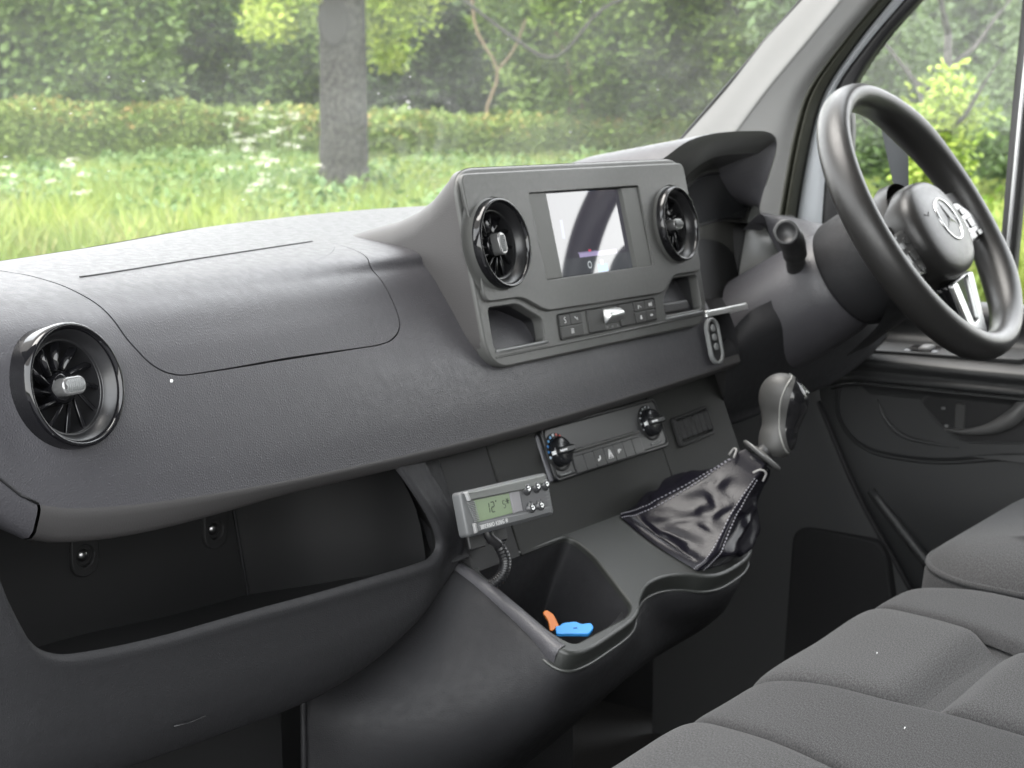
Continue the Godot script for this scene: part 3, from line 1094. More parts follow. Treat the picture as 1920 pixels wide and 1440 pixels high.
func air_vent(parent: Node3D, xf: Transform3D, r: float, knob_turn: float, collar: int) -> void:
	# glossy outer ring, satin inner bevel, dark bowl, twelve radial blades and a ribbed tab
	var holder := Node3D.new()
	holder.name = "air_vent"
	parent.add_child(holder, true)
	holder.position = xf.origin - parent.position
	var back := Transform3D(Basis(), -xf.origin) * xf
	var st := st_new()
	lathe(st, [Vector2(r * 1.0, -0.05), Vector2(r * 1.0, -0.002), Vector2(r * 0.985, 0.003), Vector2(r * 0.955, 0.0048), Vector2(r * 0.92, 0.0042), Vector2(r * 0.895, 0.002), Vector2(r * 0.885, 0.0)], 64, back)
	put_in(holder, "outer_ring", st, m_gloss)
	st = st_new()
	lathe(st, [Vector2(r * 0.885, 0.001), Vector2(r * 0.87, 0.0008), Vector2(r * 0.77, -0.008), Vector2(r * 0.755, -0.0092), Vector2(r * 0.74, -0.0085), Vector2(r * 0.725, -0.012)], 64, back)
	put_in(holder, "inner_ring", st, mat(0.012, 0.012, 0.013, 0.3))
	st = st_new()
	lathe(st, [Vector2(r * 0.73, -0.010), Vector2(r * 0.71, -0.03), Vector2(0.0, -0.034)], 40, back)
	put_in(holder, "bowl", st, m_black)
	if collar:
		st = st_new()
		lathe(st, [Vector2(r * 1.26, -0.0098), Vector2(r * 1.16, -0.0094), Vector2(r * 1.07, -0.0078), Vector2(r * 1.0, -0.005)], 64, back)
		put_in(holder, "collar", st, m_satin)
	for k in 12:
		var a := TAU * (k + 0.35) / 12
		st = st_new()
		var b := Basis(Vector3.BACK, a) * Basis(Vector3.RIGHT, 0.65)
		var sp := Transform3D(back.basis * b, back.origin)
		var prof := PackedVector2Array([Vector2(r * 0.24, -0.0009), Vector2(r * 0.72, -0.0017), Vector2(r * 0.72, 0.0017), Vector2(r * 0.24, 0.0009)])
		slab(st, prof, -0.0195, -0.0135, 0.0006, Transform3D(back.basis * Basis(Vector3.BACK, a), back.origin) * Transform3D(Basis(Vector3.RIGHT, 0.5), Vector3.ZERO))
		put_in(holder, "blade", st, m_gloss)
	st = st_new()
	lathe(st, [Vector2(r * 0.27, -0.03), Vector2(r * 0.26, -0.012), Vector2(r * 0.22, -0.0095), Vector2(0.0, -0.009)], 30, back)
	put_in(holder, "hub", st, m_gloss)
	var kx := Transform3D(back.basis * Basis(Vector3.BACK, knob_turn), back.origin)
	st = st_new()
	slab(st, rrect(r * 0.50, r * 0.30, r * 0.145, 7), -0.012, 0.0005, 0.0015, kx)
	put_in(holder, "tab_rim", st, mat(0.25, 0.25, 0.25, 0.15, 0.6))
	st = st_new()
	var rows := []
	for i in 41:
		var u := -0.19 + 0.38 * i / 40.0
		var row := []
		for j in 9:
			var w := -1.0 + 0.25 * j
			row.append(kx * Vector3(u * r, w * r * 0.105 * sqrt(maxf(0.05, 1.0 - pow(absf(u) / 0.2, 4.0))), 0.0006 + 0.0022 * (1.0 - w * w) * (0.8 + 0.2 * cos(u / 0.19 * 9 * TAU / 2.0))))
		rows.append(row)
	loft(st, rows)
	put_in(holder, "ribbed_tab", st, m_grey)

func put_in(holder: Node3D, called: String, st: SurfaceTool, m: Material) -> MeshInstance3D:
	st.generate_normals()
	var o := MeshInstance3D.new()
	o.name = called
	o.mesh = st.commit()
	o.material_override = m
	holder.add_child(o, true)
	return o

# ---------------------------------------------------------------- lower dash: open shelf, face panels, knee panel
func lower_dash() -> void:
	var d := thing("lower_dashboard", "dark plastic lower dashboard with a wide open storage shelf", "dashboard", Vector3(-0.35, 1.1, 0))
	var op := [Vector3(-0.808, 1.325, 0.04), Vector3(-0.80, 1.285, 0.045), Vector3(-0.788, 1.257, 0.045), Vector3(-0.777, 1.238, 0.045), Vector3(-0.762, 1.2265, 0.045), Vector3(-0.735, 1.219, 0.045), Vector3(-0.66, 1.211, 0.045), Vector3(-0.56, 1.2065, 0.045), Vector3(-0.477, 1.202, 0.045), Vector3(-0.39, 1.1985, 0.045), Vector3(-0.342, 1.197, 0.045), Vector3(-0.32, 1.1985, 0.045), Vector3(-0.3085, 1.208, 0.044), Vector3(-0.3145, 1.229, 0.043), Vector3(-0.331, 1.262, 0.034), Vector3(-0.352, 1.305, 0.012)]
	var tg := [Vector3(-1.05, 1.33, 0.0), Vector3(-1.05, 1.23, 0.0), Vector3(-1.04, 1.16, 0.0), Vector3(-0.98, 1.125, 0.01), Vector3(-0.90, 1.118, 0.015), Vector3(-0.80, 1.115, 0.02), Vector3(-0.70, 1.109, 0.026), Vector3(-0.60, 1.104, 0.028), Vector3(-0.49, 1.101, 0.03), Vector3(-0.41, 1.108, 0.03), Vector3(-0.35, 1.124, 0.029), Vector3(-0.295, 1.150, 0.028), Vector3(-0.262, 1.187, 0.036), Vector3(-0.272, 1.218, 0.043), Vector3(-0.286, 1.25, 0.034), Vector3(-0.305, 1.305, 0.010)]
	var pa := curve(op, 120)
	var ta := curve(tg, 120)
	var rows := []
	var liner := []
	for i in pa.size():
		var p: Vector3 = pa[i]
		var t: Vector3 = ta[i]
		var f := float(i) / (pa.size() - 1)
		var o := (t - p)
		o.z = 0
		var len_ := o.length()
		o = o / len_
		var low := smoothstep(0.2, 0.34, f) * (1.0 - smoothstep(0.66, 0.80, f))
		var bulge := lerpf(0.002, 0.014, low)
		liner.append([Vector3(p.x, p.y, -0.14) + o * 0.05, p + o * 0.045 + Vector3(0, 0, -0.07), p + o * 0.03 + Vector3(0, 0, -0.03), p + o * 0.008 + Vector3(0, 0, -0.010), p + o * 0.0006 + Vector3(0, 0, -0.004)])
		rows.append([p + o * 0.0006 + Vector3(0, 0, -0.004), p + o * 0.0025 + Vector3(0, 0, 0.0005), p + o * 0.006 + Vector3(0, 0, 0.0022), p + o * 0.0105 + Vector3(0, 0, 0.0016), p + o * minf(0.016, len_ * 0.35) + Vector3(0, 0, 0.001), p.lerp(t, 0.4) + Vector3(0, 0, bulge * 0.7), p.lerp(t, 0.65) + Vector3(0, 0, bulge), p.lerp(t, 0.85) + Vector3(0, 0, bulge * 0.7), t + o * -0.003 + Vector3(0, 0, 0.003), t, t + o * 0.001 + Vector3(0, 0.0, -0.012), t + o * -0.004 + Vector3(0, 0, -0.12)])
	var st := st_new()
	loft(st, rows)
	put("fascia", st, m_plastic, d)
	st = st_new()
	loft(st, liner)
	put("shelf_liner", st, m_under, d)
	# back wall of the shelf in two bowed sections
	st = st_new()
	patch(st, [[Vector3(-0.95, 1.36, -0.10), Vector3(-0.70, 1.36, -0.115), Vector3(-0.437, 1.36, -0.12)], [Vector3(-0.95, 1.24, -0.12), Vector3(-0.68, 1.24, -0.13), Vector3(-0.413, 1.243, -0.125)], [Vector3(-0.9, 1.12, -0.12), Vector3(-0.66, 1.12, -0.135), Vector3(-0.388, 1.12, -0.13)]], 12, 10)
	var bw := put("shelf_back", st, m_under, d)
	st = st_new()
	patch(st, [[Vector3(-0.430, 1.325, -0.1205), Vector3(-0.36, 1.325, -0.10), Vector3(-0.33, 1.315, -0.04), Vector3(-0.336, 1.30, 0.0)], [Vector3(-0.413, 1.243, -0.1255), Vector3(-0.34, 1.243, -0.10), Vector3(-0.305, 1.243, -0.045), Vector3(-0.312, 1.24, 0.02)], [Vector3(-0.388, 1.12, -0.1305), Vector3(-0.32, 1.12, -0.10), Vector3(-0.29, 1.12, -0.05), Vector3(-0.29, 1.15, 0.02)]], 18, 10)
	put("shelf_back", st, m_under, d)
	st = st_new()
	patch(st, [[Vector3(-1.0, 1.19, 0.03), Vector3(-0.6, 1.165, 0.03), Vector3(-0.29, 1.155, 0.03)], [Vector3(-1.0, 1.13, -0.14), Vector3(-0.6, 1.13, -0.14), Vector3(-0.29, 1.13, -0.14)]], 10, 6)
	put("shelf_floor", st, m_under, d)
	st = st_new()
	tube(st, curve([Vector3(-0.430, 1.325, -0.117), Vector3(-0.413, 1.243, -0.122), Vector3(-0.388, 1.13, -0.127)], 10), 0.0016, 6)
	put("rib", st, m_plastic, d)
	for q in [Vector3(-0.588, 1.236, -0.128), Vector3(-0.436, 1.2285, -0.124)]:
		var xf := Transform3D(Basis(), q)
		st = st_new()
		plate(st, rrect(0.030, 0.044, 0.0145, 6), [disc(0.0095, 20, Vector2(0, -0.003))], -0.004, 0.002, 0.0012, xf)
		var s := put("screw_pocket", st, m_under, d)
		st = st_new()
		lathe(st, [Vector2(0.0, 0.0012), Vector2(0.003, 0.0008), Vector2(0.0055, -0.001), Vector2(0.0062, -0.003)], 16, Transform3D(Basis(), q + Vector3(0, -0.003, 0)))
		put("screw", st, mat(0.3, 0.3, 0.3, 0.3, 1.0), s)
	# scratches in the fascia
	st = st_new()
	tube(st, [Vector3(-0.655, 1.1385, 0.0508), Vector3(-0.640, 1.1362, 0.0513), Vector3(-0.622, 1.1366, 0.0515)], 0.0006, 4)
	put("scratch", st, m_black, d)
	# recessed footwell wall below, with a raised edge strip
	st = st_new()
	box(st, Vector3(-0.74, 0.88, -0.075), Vector3(0.66, 0.50, 0.02), 0.004)
	put("footwell_wall", st, m_under, d)
	st = st_new()
	tube(st, [Vector3(-0.4095, 1.10, -0.04), Vector3(-0.411, 1.0, -0.04), Vector3(-0.412, 0.9, -0.045)], 0.003, 8)
	put("edge_strip", st, m_plastic, d)
	st = st_new()
	lathe(st, [Vector2(0.0, 0.03), Vector2(0.03, 0.027), Vector2(0.055, 0.015), Vector2(0.065, 0.0), Vector2(0.068, -0.05)], 28, Transform3D(Basis(Vector3.RIGHT, -0.5), Vector3(-0.60, 0.995, -0.05)))
	put("boss", st, m_plastic, d)
	# face panels under the lip
	var ff := frame(Vector3(0, 1.17, 0.045), 22.0)
	for q in [["stile", -0.283, -0.2525, 0.001, m_plastic], ["fuse_cover", -0.2505, -0.1715, -0.002, m_under], ["face_panel", -0.1695, 0.1565, -0.002, m_satin2()], ["switch_panel", 0.1580, 0.335, -0.002, m_satin2()]]:
		st = st_new()
		var low_ := 0.014 if q[0] == "stile" else -0.003
		slab(st, rrect(q[2] - q[1], 0.1375 - low_, 0.003, 3, Vector2((q[1] + q[2]) / 2, (0.1375 + low_) / 2)), -0.02, q[3], 0.0012, ff)
		put(q[0], st, q[4], d)
	# block of ribbed blanking switches
	st = st_new()
	plate(st, rounded([Vector2(0.193, 0.052), Vector2(0.279, 0.055), Vector2(0.281, 0.0925), Vector2(0.193, 0.0885)], 0.004), [rounded([Vector2(0.1975, 0.057), Vector2(0.2755, 0.0595), Vector2(0.277, 0.0885), Vector2(0.1975, 0.085)], 0.003)], -0.002, 0.0035, 0.0012, ff)
	put("switch_surround", st, m_under, d)
	for i in 6:
		st = st_new()
		slab(st, rrect(0.0115, 0.026, 0.003, 4, Vector2(0.2045 + 0.0131 * i, 0.0718 + 0.0004 * i)), -0.002, 0.004, 0.002, ff)
		put("blank_switch", st, m_under, d)
	# knee panel and steering column cover
	var knee := [
		[Vector3(0.315, 1.318, 0.005), Vector3(0.371, 1.363, 0.020), Vector3(0.406, 1.381, 0.040), Vector3(0.442, 1.406, 0.060), Vector3(0.474, 1.433, 0.090), Vector3(0.55, 1.44, 0.11)],
		[Vector3(0.318, 1.302, 0.018), Vector3(0.361, 1.331, 0.033), Vector3(0.409, 1.344, 0.055), Vector3(0.462, 1.361, 0.075), Vector3(0.524, 1.375, 0.100), Vector3(0.60, 1.38, 0.11)],
		[Vector3(0.330, 1.262, 0.012), Vector3(0.391, 1.278, 0.028), Vector3(0.455, 1.292, 0.050), Vector3(0.515, 1.306, 0.070), Vector3(0.600, 1.325, 0.090), Vector3(0.67, 1.34, 0.09)],
		[Vector3(0.350, 1.222, -0.008), Vector3(0.425, 1.233, 0.006), Vector3(0.50, 1.245, 0.03), Vector3(0.58, 1.262, 0.052), Vector3(0.66, 1.292, 0.068), Vector3(0.72, 1.31, 0.07)],
		[Vector3(0.369, 1.204, -0.030), Vector3(0.450, 1.215, -0.01), Vector3(0.530, 1.229, 0.008), Vector3(0.62, 1.242, 0.025), Vector3(0.70, 1.268, 0.04), Vector3(0.75, 1.29, 0.04)],
		[Vector3(0.369, 1.204, -0.15), Vector3(0.45, 1.21, -0.14), Vector3(0.53, 1.222, -0.12), Vector3(0.62, 1.238, -0.1), Vector3(0.7, 1.262, -0.09), Vector3(0.75, 1.285, -0.09)]]
	st = st_new()
	patch(st, knee, 30, 36)
	put("knee_panel", st, m_plastic, d)
	st = st_new()
	patch(st, [[Vector3(0.335, 1.31, 0.02), Vector3(0.345, 1.30, -0.02), Vector3(0.36, 1.30, -0.12)], [Vector3(0.338, 1.262, 0.012), Vector3(0.35, 1.25, -0.02), Vector3(0.36, 1.25, -0.12)], [Vector3(0.369, 1.204, -0.03), Vector3(0.369, 1.204, -0.06), Vector3(0.37, 1.204, -0.12)]], 6, 6)
	put("knee_return", st, m_under, d)
	st = st_new()
	patch(st, [
		[Vector3(0.530, 1.46, -0.07), Vector3(0.545, 1.46, -0.06), Vector3(0.575, 1.455, -0.04), Vector3(0.615, 1.45, -0.02), Vector3(0.66, 1.44, 0.0), Vector3(0.74, 1.43, 0.01)],
		[Vector3(0.528, 1.483, -0.040), Vector3(0.540, 1.481, -0.020), Vector3(0.566, 1.476, 0.000), Vector3(0.601, 1.468, 0.020), Vector3(0.656, 1.462, 0.040), Vector3(0.725, 1.456, 0.060)],
		[Vector3(0.538, 1.450, -0.030), Vector3(0.512, 1.458, 0.010), Vector3(0.515, 1.458, 0.040), Vector3(0.539, 1.454, 0.060), Vector3(0.583, 1.442, 0.080), Vector3(0.693, 1.428, 0.090)],
		[Vector3(0.531, 1.414, -0.005), Vector3(0.497, 1.423, 0.030), Vector3(0.481, 1.434, 0.060), Vector3(0.504, 1.436, 0.080), Vector3(0.580, 1.413, 0.090), Vector3(0.691, 1.391, 0.100)],
		[Vector3(0.483, 1.384, 0.020), Vector3(0.464, 1.404, 0.050), Vector3(0.458, 1.420, 0.075), Vector3(0.477, 1.431, 0.090), Vector3(0.601, 1.382, 0.090), Vector3(0.715, 1.359, 0.100)]], 30, 28)
	put("column_cover", st, m_dash, d)
	# dash top that runs on behind the cluster to the driver's pillar
	st = st_new()
	patch(st, [[Vector3(0.42, 1.43, -0.56), Vector3(0.6, 1.43, -0.54), Vector3(0.82, 1.43, -0.48)], [Vector3(0.42, 1.49, -0.36), Vector3(0.6, 1.485, -0.34), Vector3(0.82, 1.478, -0.28)], [Vector3(0.5, 1.475, -0.14), Vector3(0.65, 1.465, -0.11), Vector3(0.82, 1.46, -0.14)], [Vector3(0.53, 1.47, -0.05), Vector3(0.66, 1.45, 0.0), Vector3(0.82, 1.44, -0.08)]], 14, 14)
	put("driver_dash_top", st, m_dash, d)
	st = st_new()
	patch(st, [[Vector3(0.70, 1.47, 0.03), Vector3(0.83, 1.47, -0.06)], [Vector3(0.72, 1.38, 0.07), Vector3(0.83, 1.36, -0.03)], [Vector3(0.74, 1.28, 0.05), Vector3(0.81, 1.26, -0.03)], [Vector3(0.74, 1.26, -0.1), Vector3(0.81, 1.24, -0.1)]], 8, 12)
	put("driver_end_panel", st, m_plastic, d)
	st = st_new()
	box(st, Vector3(0.66, 1.395, -0.11), Vector3(0.20, 0.15, 0.05), 0.01)
	put("added_gap_block", st, m_under, d)  # dark block added behind the stalk to close a slit of daylight
	# side of the footwell with its speaker panel
	var fw := thing("footwell_side_panel", "black carpeted footwell side with a speaker panel under the driver door hinge", "trim panel", Vector3(0.76, 0.62, -0.05))
	st = st_new()
	patch(st, [[Vector3(0.74, 1.36, -0.3), Vector3(0.765, 1.36, -0.11), Vector3(0.795, 1.34, -0.05)], [Vector3(0.70, 1.22, -0.3), Vector3(0.755, 1.22, -0.11), Vector3(0.768, 1.195, -0.053)], [Vector3(0.70, 1.05, -0.3), Vector3(0.755, 1.05, -0.108), Vector3(0.77, 1.04, 0.018)], [Vector3(0.70, 0.85, -0.3), Vector3(0.755, 0.85, -0.107), Vector3(0.775, 0.86, 0.13)], [Vector3(0.70, 0.62, -0.3), Vector3(0.755, 0.62, -0.107), Vector3(0.775, 0.62, 0.22)]], 20, 20)
	put("panel", st, m_door, fw)
	st = st_new()
	tube(st, curve([Vector3(0.765, 1.187, -0.054), Vector3(0.771, 1.04, 0.018), Vector3(0.775, 0.86, 0.13), Vector3(0.775, 0.62, 0.22)], 16), 0.004, 8)
	put("edge_bead", st, m_plastic, fw)
	st = st_new()
	var spk := Transform3D(Basis(Vector3(0, 0, 1), Vector3(0, 1, 0), Vector3(-1, 0, 0)), Vector3(0.768, 0.84, 0.0))
	slab(st, rounded([Vector2(-0.10, -0.16), Vector2(0.12, -0.16), Vector2(0.065, 0.145), Vector2(-0.085, 0.15)], 0.03, 6), -0.01, 0.014, 0.004, spk)
	put("speaker_grille", st, grain(mat(0.011, 0.011, 0.012, 0.8), m_plastic.heightmap_texture, 30.0, 0.03), fw)

func m_satin2() -> Material:
	var m := grain(mat(0.013, 0.0135, 0.0125, 0.6), m_plastic.heightmap_texture, 22.0, 0.012)
	m.metallic_specular = 0.38
	return m

# ---------------------------------------------------------------- infotainment panel
func panel() -> void:
	var p := thing("infotainment_panel", "grey upright centre panel with a reflecting screen between two round vents", "control panel", Vector3(0.015, 1.36, 0.01))
	var xf := frame(Vector3(0.0105, 1.4608, 0.0053), 11.5)
	var outline := rounded([Vector2(-0.217, 0.1015), Vector2(0.2475, 0.1045), Vector2(0.2515, -0.1), Vector2(-0.210, -0.1025)], 0.036, 10)
	outline = orient(outline)
	var pl := rounded([Vector2(-0.1962, -0.0398), Vector2(-0.1443, -0.0404), Vector2(-0.1049, -0.0596), Vector2(-0.1045, -0.0826), Vector2(-0.1965, -0.0826)], 0.006)
	var pr := rounded([Vector2(0.1790, -0.0385), Vector2(0.2385, -0.0390), Vector2(0.2385, -0.0805), Vector2(0.1485, -0.0805), Vector2(0.1485, -0.0615)], 0.006)
	var scr := rounded([Vector2(-0.0975, 0.0722), Vector2(0.1268, 0.0736), Vector2(0.1330, -0.0197), Vector2(-0.0895, -0.0204)], 0.003)
	# body behind, blended back into the dash
	var st := st_new()
	var rings := []
	for q in [[-0.004, 1.0, 0.0], [-0.010, 1.003, -0.003], [-0.020, 1.005, -0.013], [-0.034, 1.006, -0.028], [-0.055, 1.006, -0.042], [-0.085, 1.006, -0.055], [-0.13, 1.006, -0.066], [-0.22, 1.006, -0.09]]:
		var r := []
		for v in outline:
			var w: Vector3 = xf * Vector3(v.x * q[1], v.y * (1.0 + (q[1] - 1.0) * 0.3), 0)
			var low := smoothstep(-0.02, -0.1, v.y)
			w.z += q[0] * (1.0 - 0.0 * low)
			w.y += q[2] * smoothstep(-0.03, 0.1, v.y)
			r.append(w)
		rings.append(r)
	loft(st, rings, true)
	put("housing", st, m_trim(), p)
	# lower plate with the two pockets
	st = st_new()
	plate(st, outline, [pl, pr, scr, disc(0.0465, 40, Vector2(-0.1645, 0.0235)), disc(0.0465, 40, Vector2(0.1985, 0.0255))], -0.012, 0.0, 0.0025, xf)
	put("lower_plate", st, m_satin, p)
	# upper plate, proud of it, stepping round the pockets
	var up := rounded([Vector2(-0.2035, -0.0345), Vector2(-0.1400, -0.0345), Vector2(-0.0995, -0.0530), Vector2(0.1480, -0.0542), Vector2(0.1745, -0.0352), Vector2(0.2445, -0.0355), Vector2(0.241, 0.098), Vector2(-0.210, 0.0955)], 0.006)
	var k := rounded([Vector2(-0.2035, -0.0345), Vector2(-0.1400, -0.0345), Vector2(-0.0995, -0.0530), Vector2(0.1480, -0.0542), Vector2(0.1745, -0.0352), Vector2(0.2445, -0.0355), Vector2(0.2445, 0.03), Vector2(0.2415, 0.0985), Vector2(0.21, 0.0985), Vector2(-0.175, 0.096), Vector2(-0.2105, 0.0955), Vector2(-0.207, 0.04)], 0.012, 6)
	up = k
	st = st_new()
	plate(st, up, [scr, disc(0.0465, 40, Vector2(-0.1645, 0.0235)), disc(0.0465, 40, Vector2(0.1985, 0.0255))], -0.001, 0.0042, 0.0016, xf, 0.001)
	put("upper_plate", st, m_satin, p)
	# screen unit: two side cheeks, deeper glass
	for q in [[-0.0970, -0.0565, "cheek"], [0.0975, 0.1325, "cheek"]]:
		st = st_new()
		slab(st, rounded([Vector2(q[0], -0.0202), Vector2(q[1], -0.0200), Vector2(q[1] - 0.006, 0.0725), Vector2(q[0] - 0.006, 0.0723)], 0.0015), -0.012, 0.0022, 0.0008, xf)
		put(q[2], st, grain(mat(0.085, 0.087, 0.082, 0.5), m_plastic.heightmap_texture, 25.0, 0.003), p)
	st = st_new()
	slab(st, rounded([Vector2(-0.062, -0.0204), Vector2(0.100, -0.0204), Vector2(0.100, 0.0728), Vector2(-0.062, 0.0728)], 0.001), -0.012, -0.0035, 0.0005, xf)
	var glass := mat(0.018, 0.018, 0.022, 0.03)
	glass.metallic_specular = 0.7
	var scn := put("screen", st, glass, p)
	screen_print(scn, at(xf, 0.019, 0.0262, -0.0031))
	# rounded bottom ledges, caught light painted in as paler grey
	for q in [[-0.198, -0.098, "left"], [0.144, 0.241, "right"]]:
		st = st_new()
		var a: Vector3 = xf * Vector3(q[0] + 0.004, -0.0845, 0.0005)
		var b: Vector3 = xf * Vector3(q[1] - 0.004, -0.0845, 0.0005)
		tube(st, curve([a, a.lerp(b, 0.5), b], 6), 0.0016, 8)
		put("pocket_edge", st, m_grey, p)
	st = st_new()
	tube(st, [xf * Vector3(-0.196, -0.0905, 0.0002), xf * Vector3(0.0, -0.0893, 0.0002), xf * Vector3(0.243, -0.0870, 0.0002)], 0.0013, 8)
	put("bottom_bead", st, m_satin, p)
	# pocket bowls
	for q in [pl, pr]:
		st = st_new()
		var c := Vector2.ZERO
		for v in q: c += v
		c /= q.size()
		var deep := PackedVector2Array()
		for v in q: deep.append(c + (v - c) * 0.93)
		loft(st, [ring3(q, -0.012, xf), ring3(deep, -0.055, xf)], true)
		fill(st, deep, -0.055, xf)
		put("pocket", st, m_black, p)
	st = st_new()
	slab(st, rounded([Vector2(0.156, -0.0795), Vector2(0.219, -0.0790), Vector2(0.219, -0.0660), Vector2(0.156, -0.0655)], 0.005), -0.03, -0.006, 0.003, xf)
	put("socket_cover", st, mat(0.05, 0.049, 0.05, 0.5), p)
	# vents
	air_vent(p, at(xf, -0.1660, 0.0225, 0.010) * Transform3D(Basis(Vector3.UP, 0.04), Vector3.ZERO), 0.0465, PI / 2 + 0.1, 1)
	air_vent(p, at(xf, 0.1965, 0.0245, 0.010) * Transform3D(Basis(Vector3.UP, 0.04), Vector3.ZERO), 0.0455, 0.0, 1)
	# strip of switches
	st = st_new()
	plate(st, rounded([Vector2(-0.0775, -0.0575), Vector2(0.1275, -0.0572), Vector2(0.1255, -0.0845), Vector2(-0.0780, -0.0865)], 0.004), [rounded([Vector2(-0.0755, -0.0592), Vector2(0.1258, -0.0588), Vector2(0.1238, -0.0830), Vector2(-0.0762, -0.0848)], 0.003)], -0.001, 0.0016, 0.0007, xf)
	put("strip_frame", st, m_satin2(), p)
	var keys := [[-0.0653, -0.0655, 0.0205, 0.0118, "S"], [-0.0430, -0.0655, 0.0230, 0.0118, "\u2192"], [-0.0540, -0.0782, 0.0440, 0.0118, "\u25a6"], [-0.0040, -0.0718, 0.0330, 0.0245, ""], [0.0610, -0.0712, 0.0310, 0.0240, ""], [0.0905, -0.0648, 0.0235, 0.0105, "\u2198"], [0.1140, -0.0645, 0.0225, 0.0105, "\u25d0"], [0.0905, -0.0773, 0.0235, 0.0118, "\u25a0"], [0.1140, -0.0768, 0.0225, 0.0118, "\u25ac"]]
	for q in keys:
		st = st_new()
		slab(st, rrect(q[2], q[3], 0.0012, 3, Vector2(q[0], q[1])), -0.003, 0.0018, 0.0006, xf)
		var b := put("button", st, grain(mat(0.03, 0.03, 0.029, 0.5), m_plastic.heightmap_texture, 25.0, 0.004), p)
		if q[4] == "S": letters("symbol", "S", 0.0065, at(xf, q[0], q[1], 0.0019), m_print, b)
		elif q[4] != "":
			st = st_new()
			match q[4]:
				"\u2192":
					tube(st, [xf * Vector3(q[0] - 0.003, q[1] + 0.002, 0.0019), xf * Vector3(q[0] + 0.002, q[1] - 0.002, 0.0019)], 0.0005, 5)
					tube(st, [xf * Vector3(q[0] + 0.002, q[1] + 0.001, 0.0019), xf * Vector3(q[0] + 0.002, q[1] - 0.002, 0.0019)], 0.0005, 5)
				"\u25a6":
					for j in 4: slab(st, rrect(0.0055, 0.0007, 0.0002, 1, Vector2(q[0], q[1] - 0.0021 + 0.0014 * j)), 0.0017, 0.0021, 0.0001, xf)
				"\u2198":
					tube(st, [xf * Vector3(q[0] - 0.004, q[1] + 0.001, 0.0019), xf * Vector3(q[0] - 0.001, q[1] + 0.001, 0.0019), xf * Vector3(q[0] + 0.003, q[1] - 0.0015, 0.0019)], 0.0006, 5)
					slab(st, disc(0.0012, 8, Vector2(q[0] - 0.003, q[1] - 0.0012)), 0.0017, 0.0021, 0.0001, xf)
				"\u25d0":
					slab(st, disc(0.002, 12, Vector2(q[0] - 0.001, q[1])), 0.0017, 0.0021, 0.0001, xf)
					slab(st, rrect(0.002, 0.0045, 0.0002, 1, Vector2(q[0] + 0.003, q[1])), 0.0017, 0.0021, 0.0001, xf)
				"\u25a0":
					slab(st, rrect(0.0036, 0.003, 0.0005, 2, Vector2(q[0], q[1] - 0.0008)), 0.0017, 0.0021, 0.0001, xf)
					slab(st, rrect(0.0022, 0.002, 0.0008, 2, Vector2(q[0], q[1] + 0.0014)), 0.0017, 0.0021, 0.0001, xf)
				"\u25ac":
					slab(st, rrect(0.005, 0.002, 0.0006, 2, Vector2(q[0], q[1])), 0.0017, 0.0021, 0.0001, xf)
			put("symbol", st, m_print, b)
	# silver rocker in the middle
	st = st_new()
	var rk := []
	for q in [[-0.0775, 0.0005], [-0.0745, 0.0068], [-0.0710, 0.0098], [-0.0690, 0.0108], [-0.0660, 0.0098], [-0.0625, 0.0055], [-0.0605, 0.0005]]:
		rk.append([xf * Vector3(0.0125, q[0], q[1]), xf * Vector3(0.0140, q[0], q[1] + 0.0008), xf * Vector3(0.0275, q[0], q[1] + 0.0012), xf * Vector3(0.0410, q[0], q[1] + 0.0008), xf * Vector3(0.0425, q[0], q[1])])
	loft(st, rk)
	for e in [0, 4]:
		var side := []
		for r in rk: side.append(r[e])
		loft(st, [side, [side[0], side[0], side[0], side[0], side[6], side[6], side[6]]])
	put("rocker", st, m_silver, p)
	for j in 3:
		st = st_new()
		slab(st, rrect(0.0022, 0.0022, 0.0005, 2, Vector2(0.016 + 0.0105 * j, -0.0815)), 0.0016, 0.0022, 0.0002, xf)
		put("rocker_mark", st, m_grey, p)

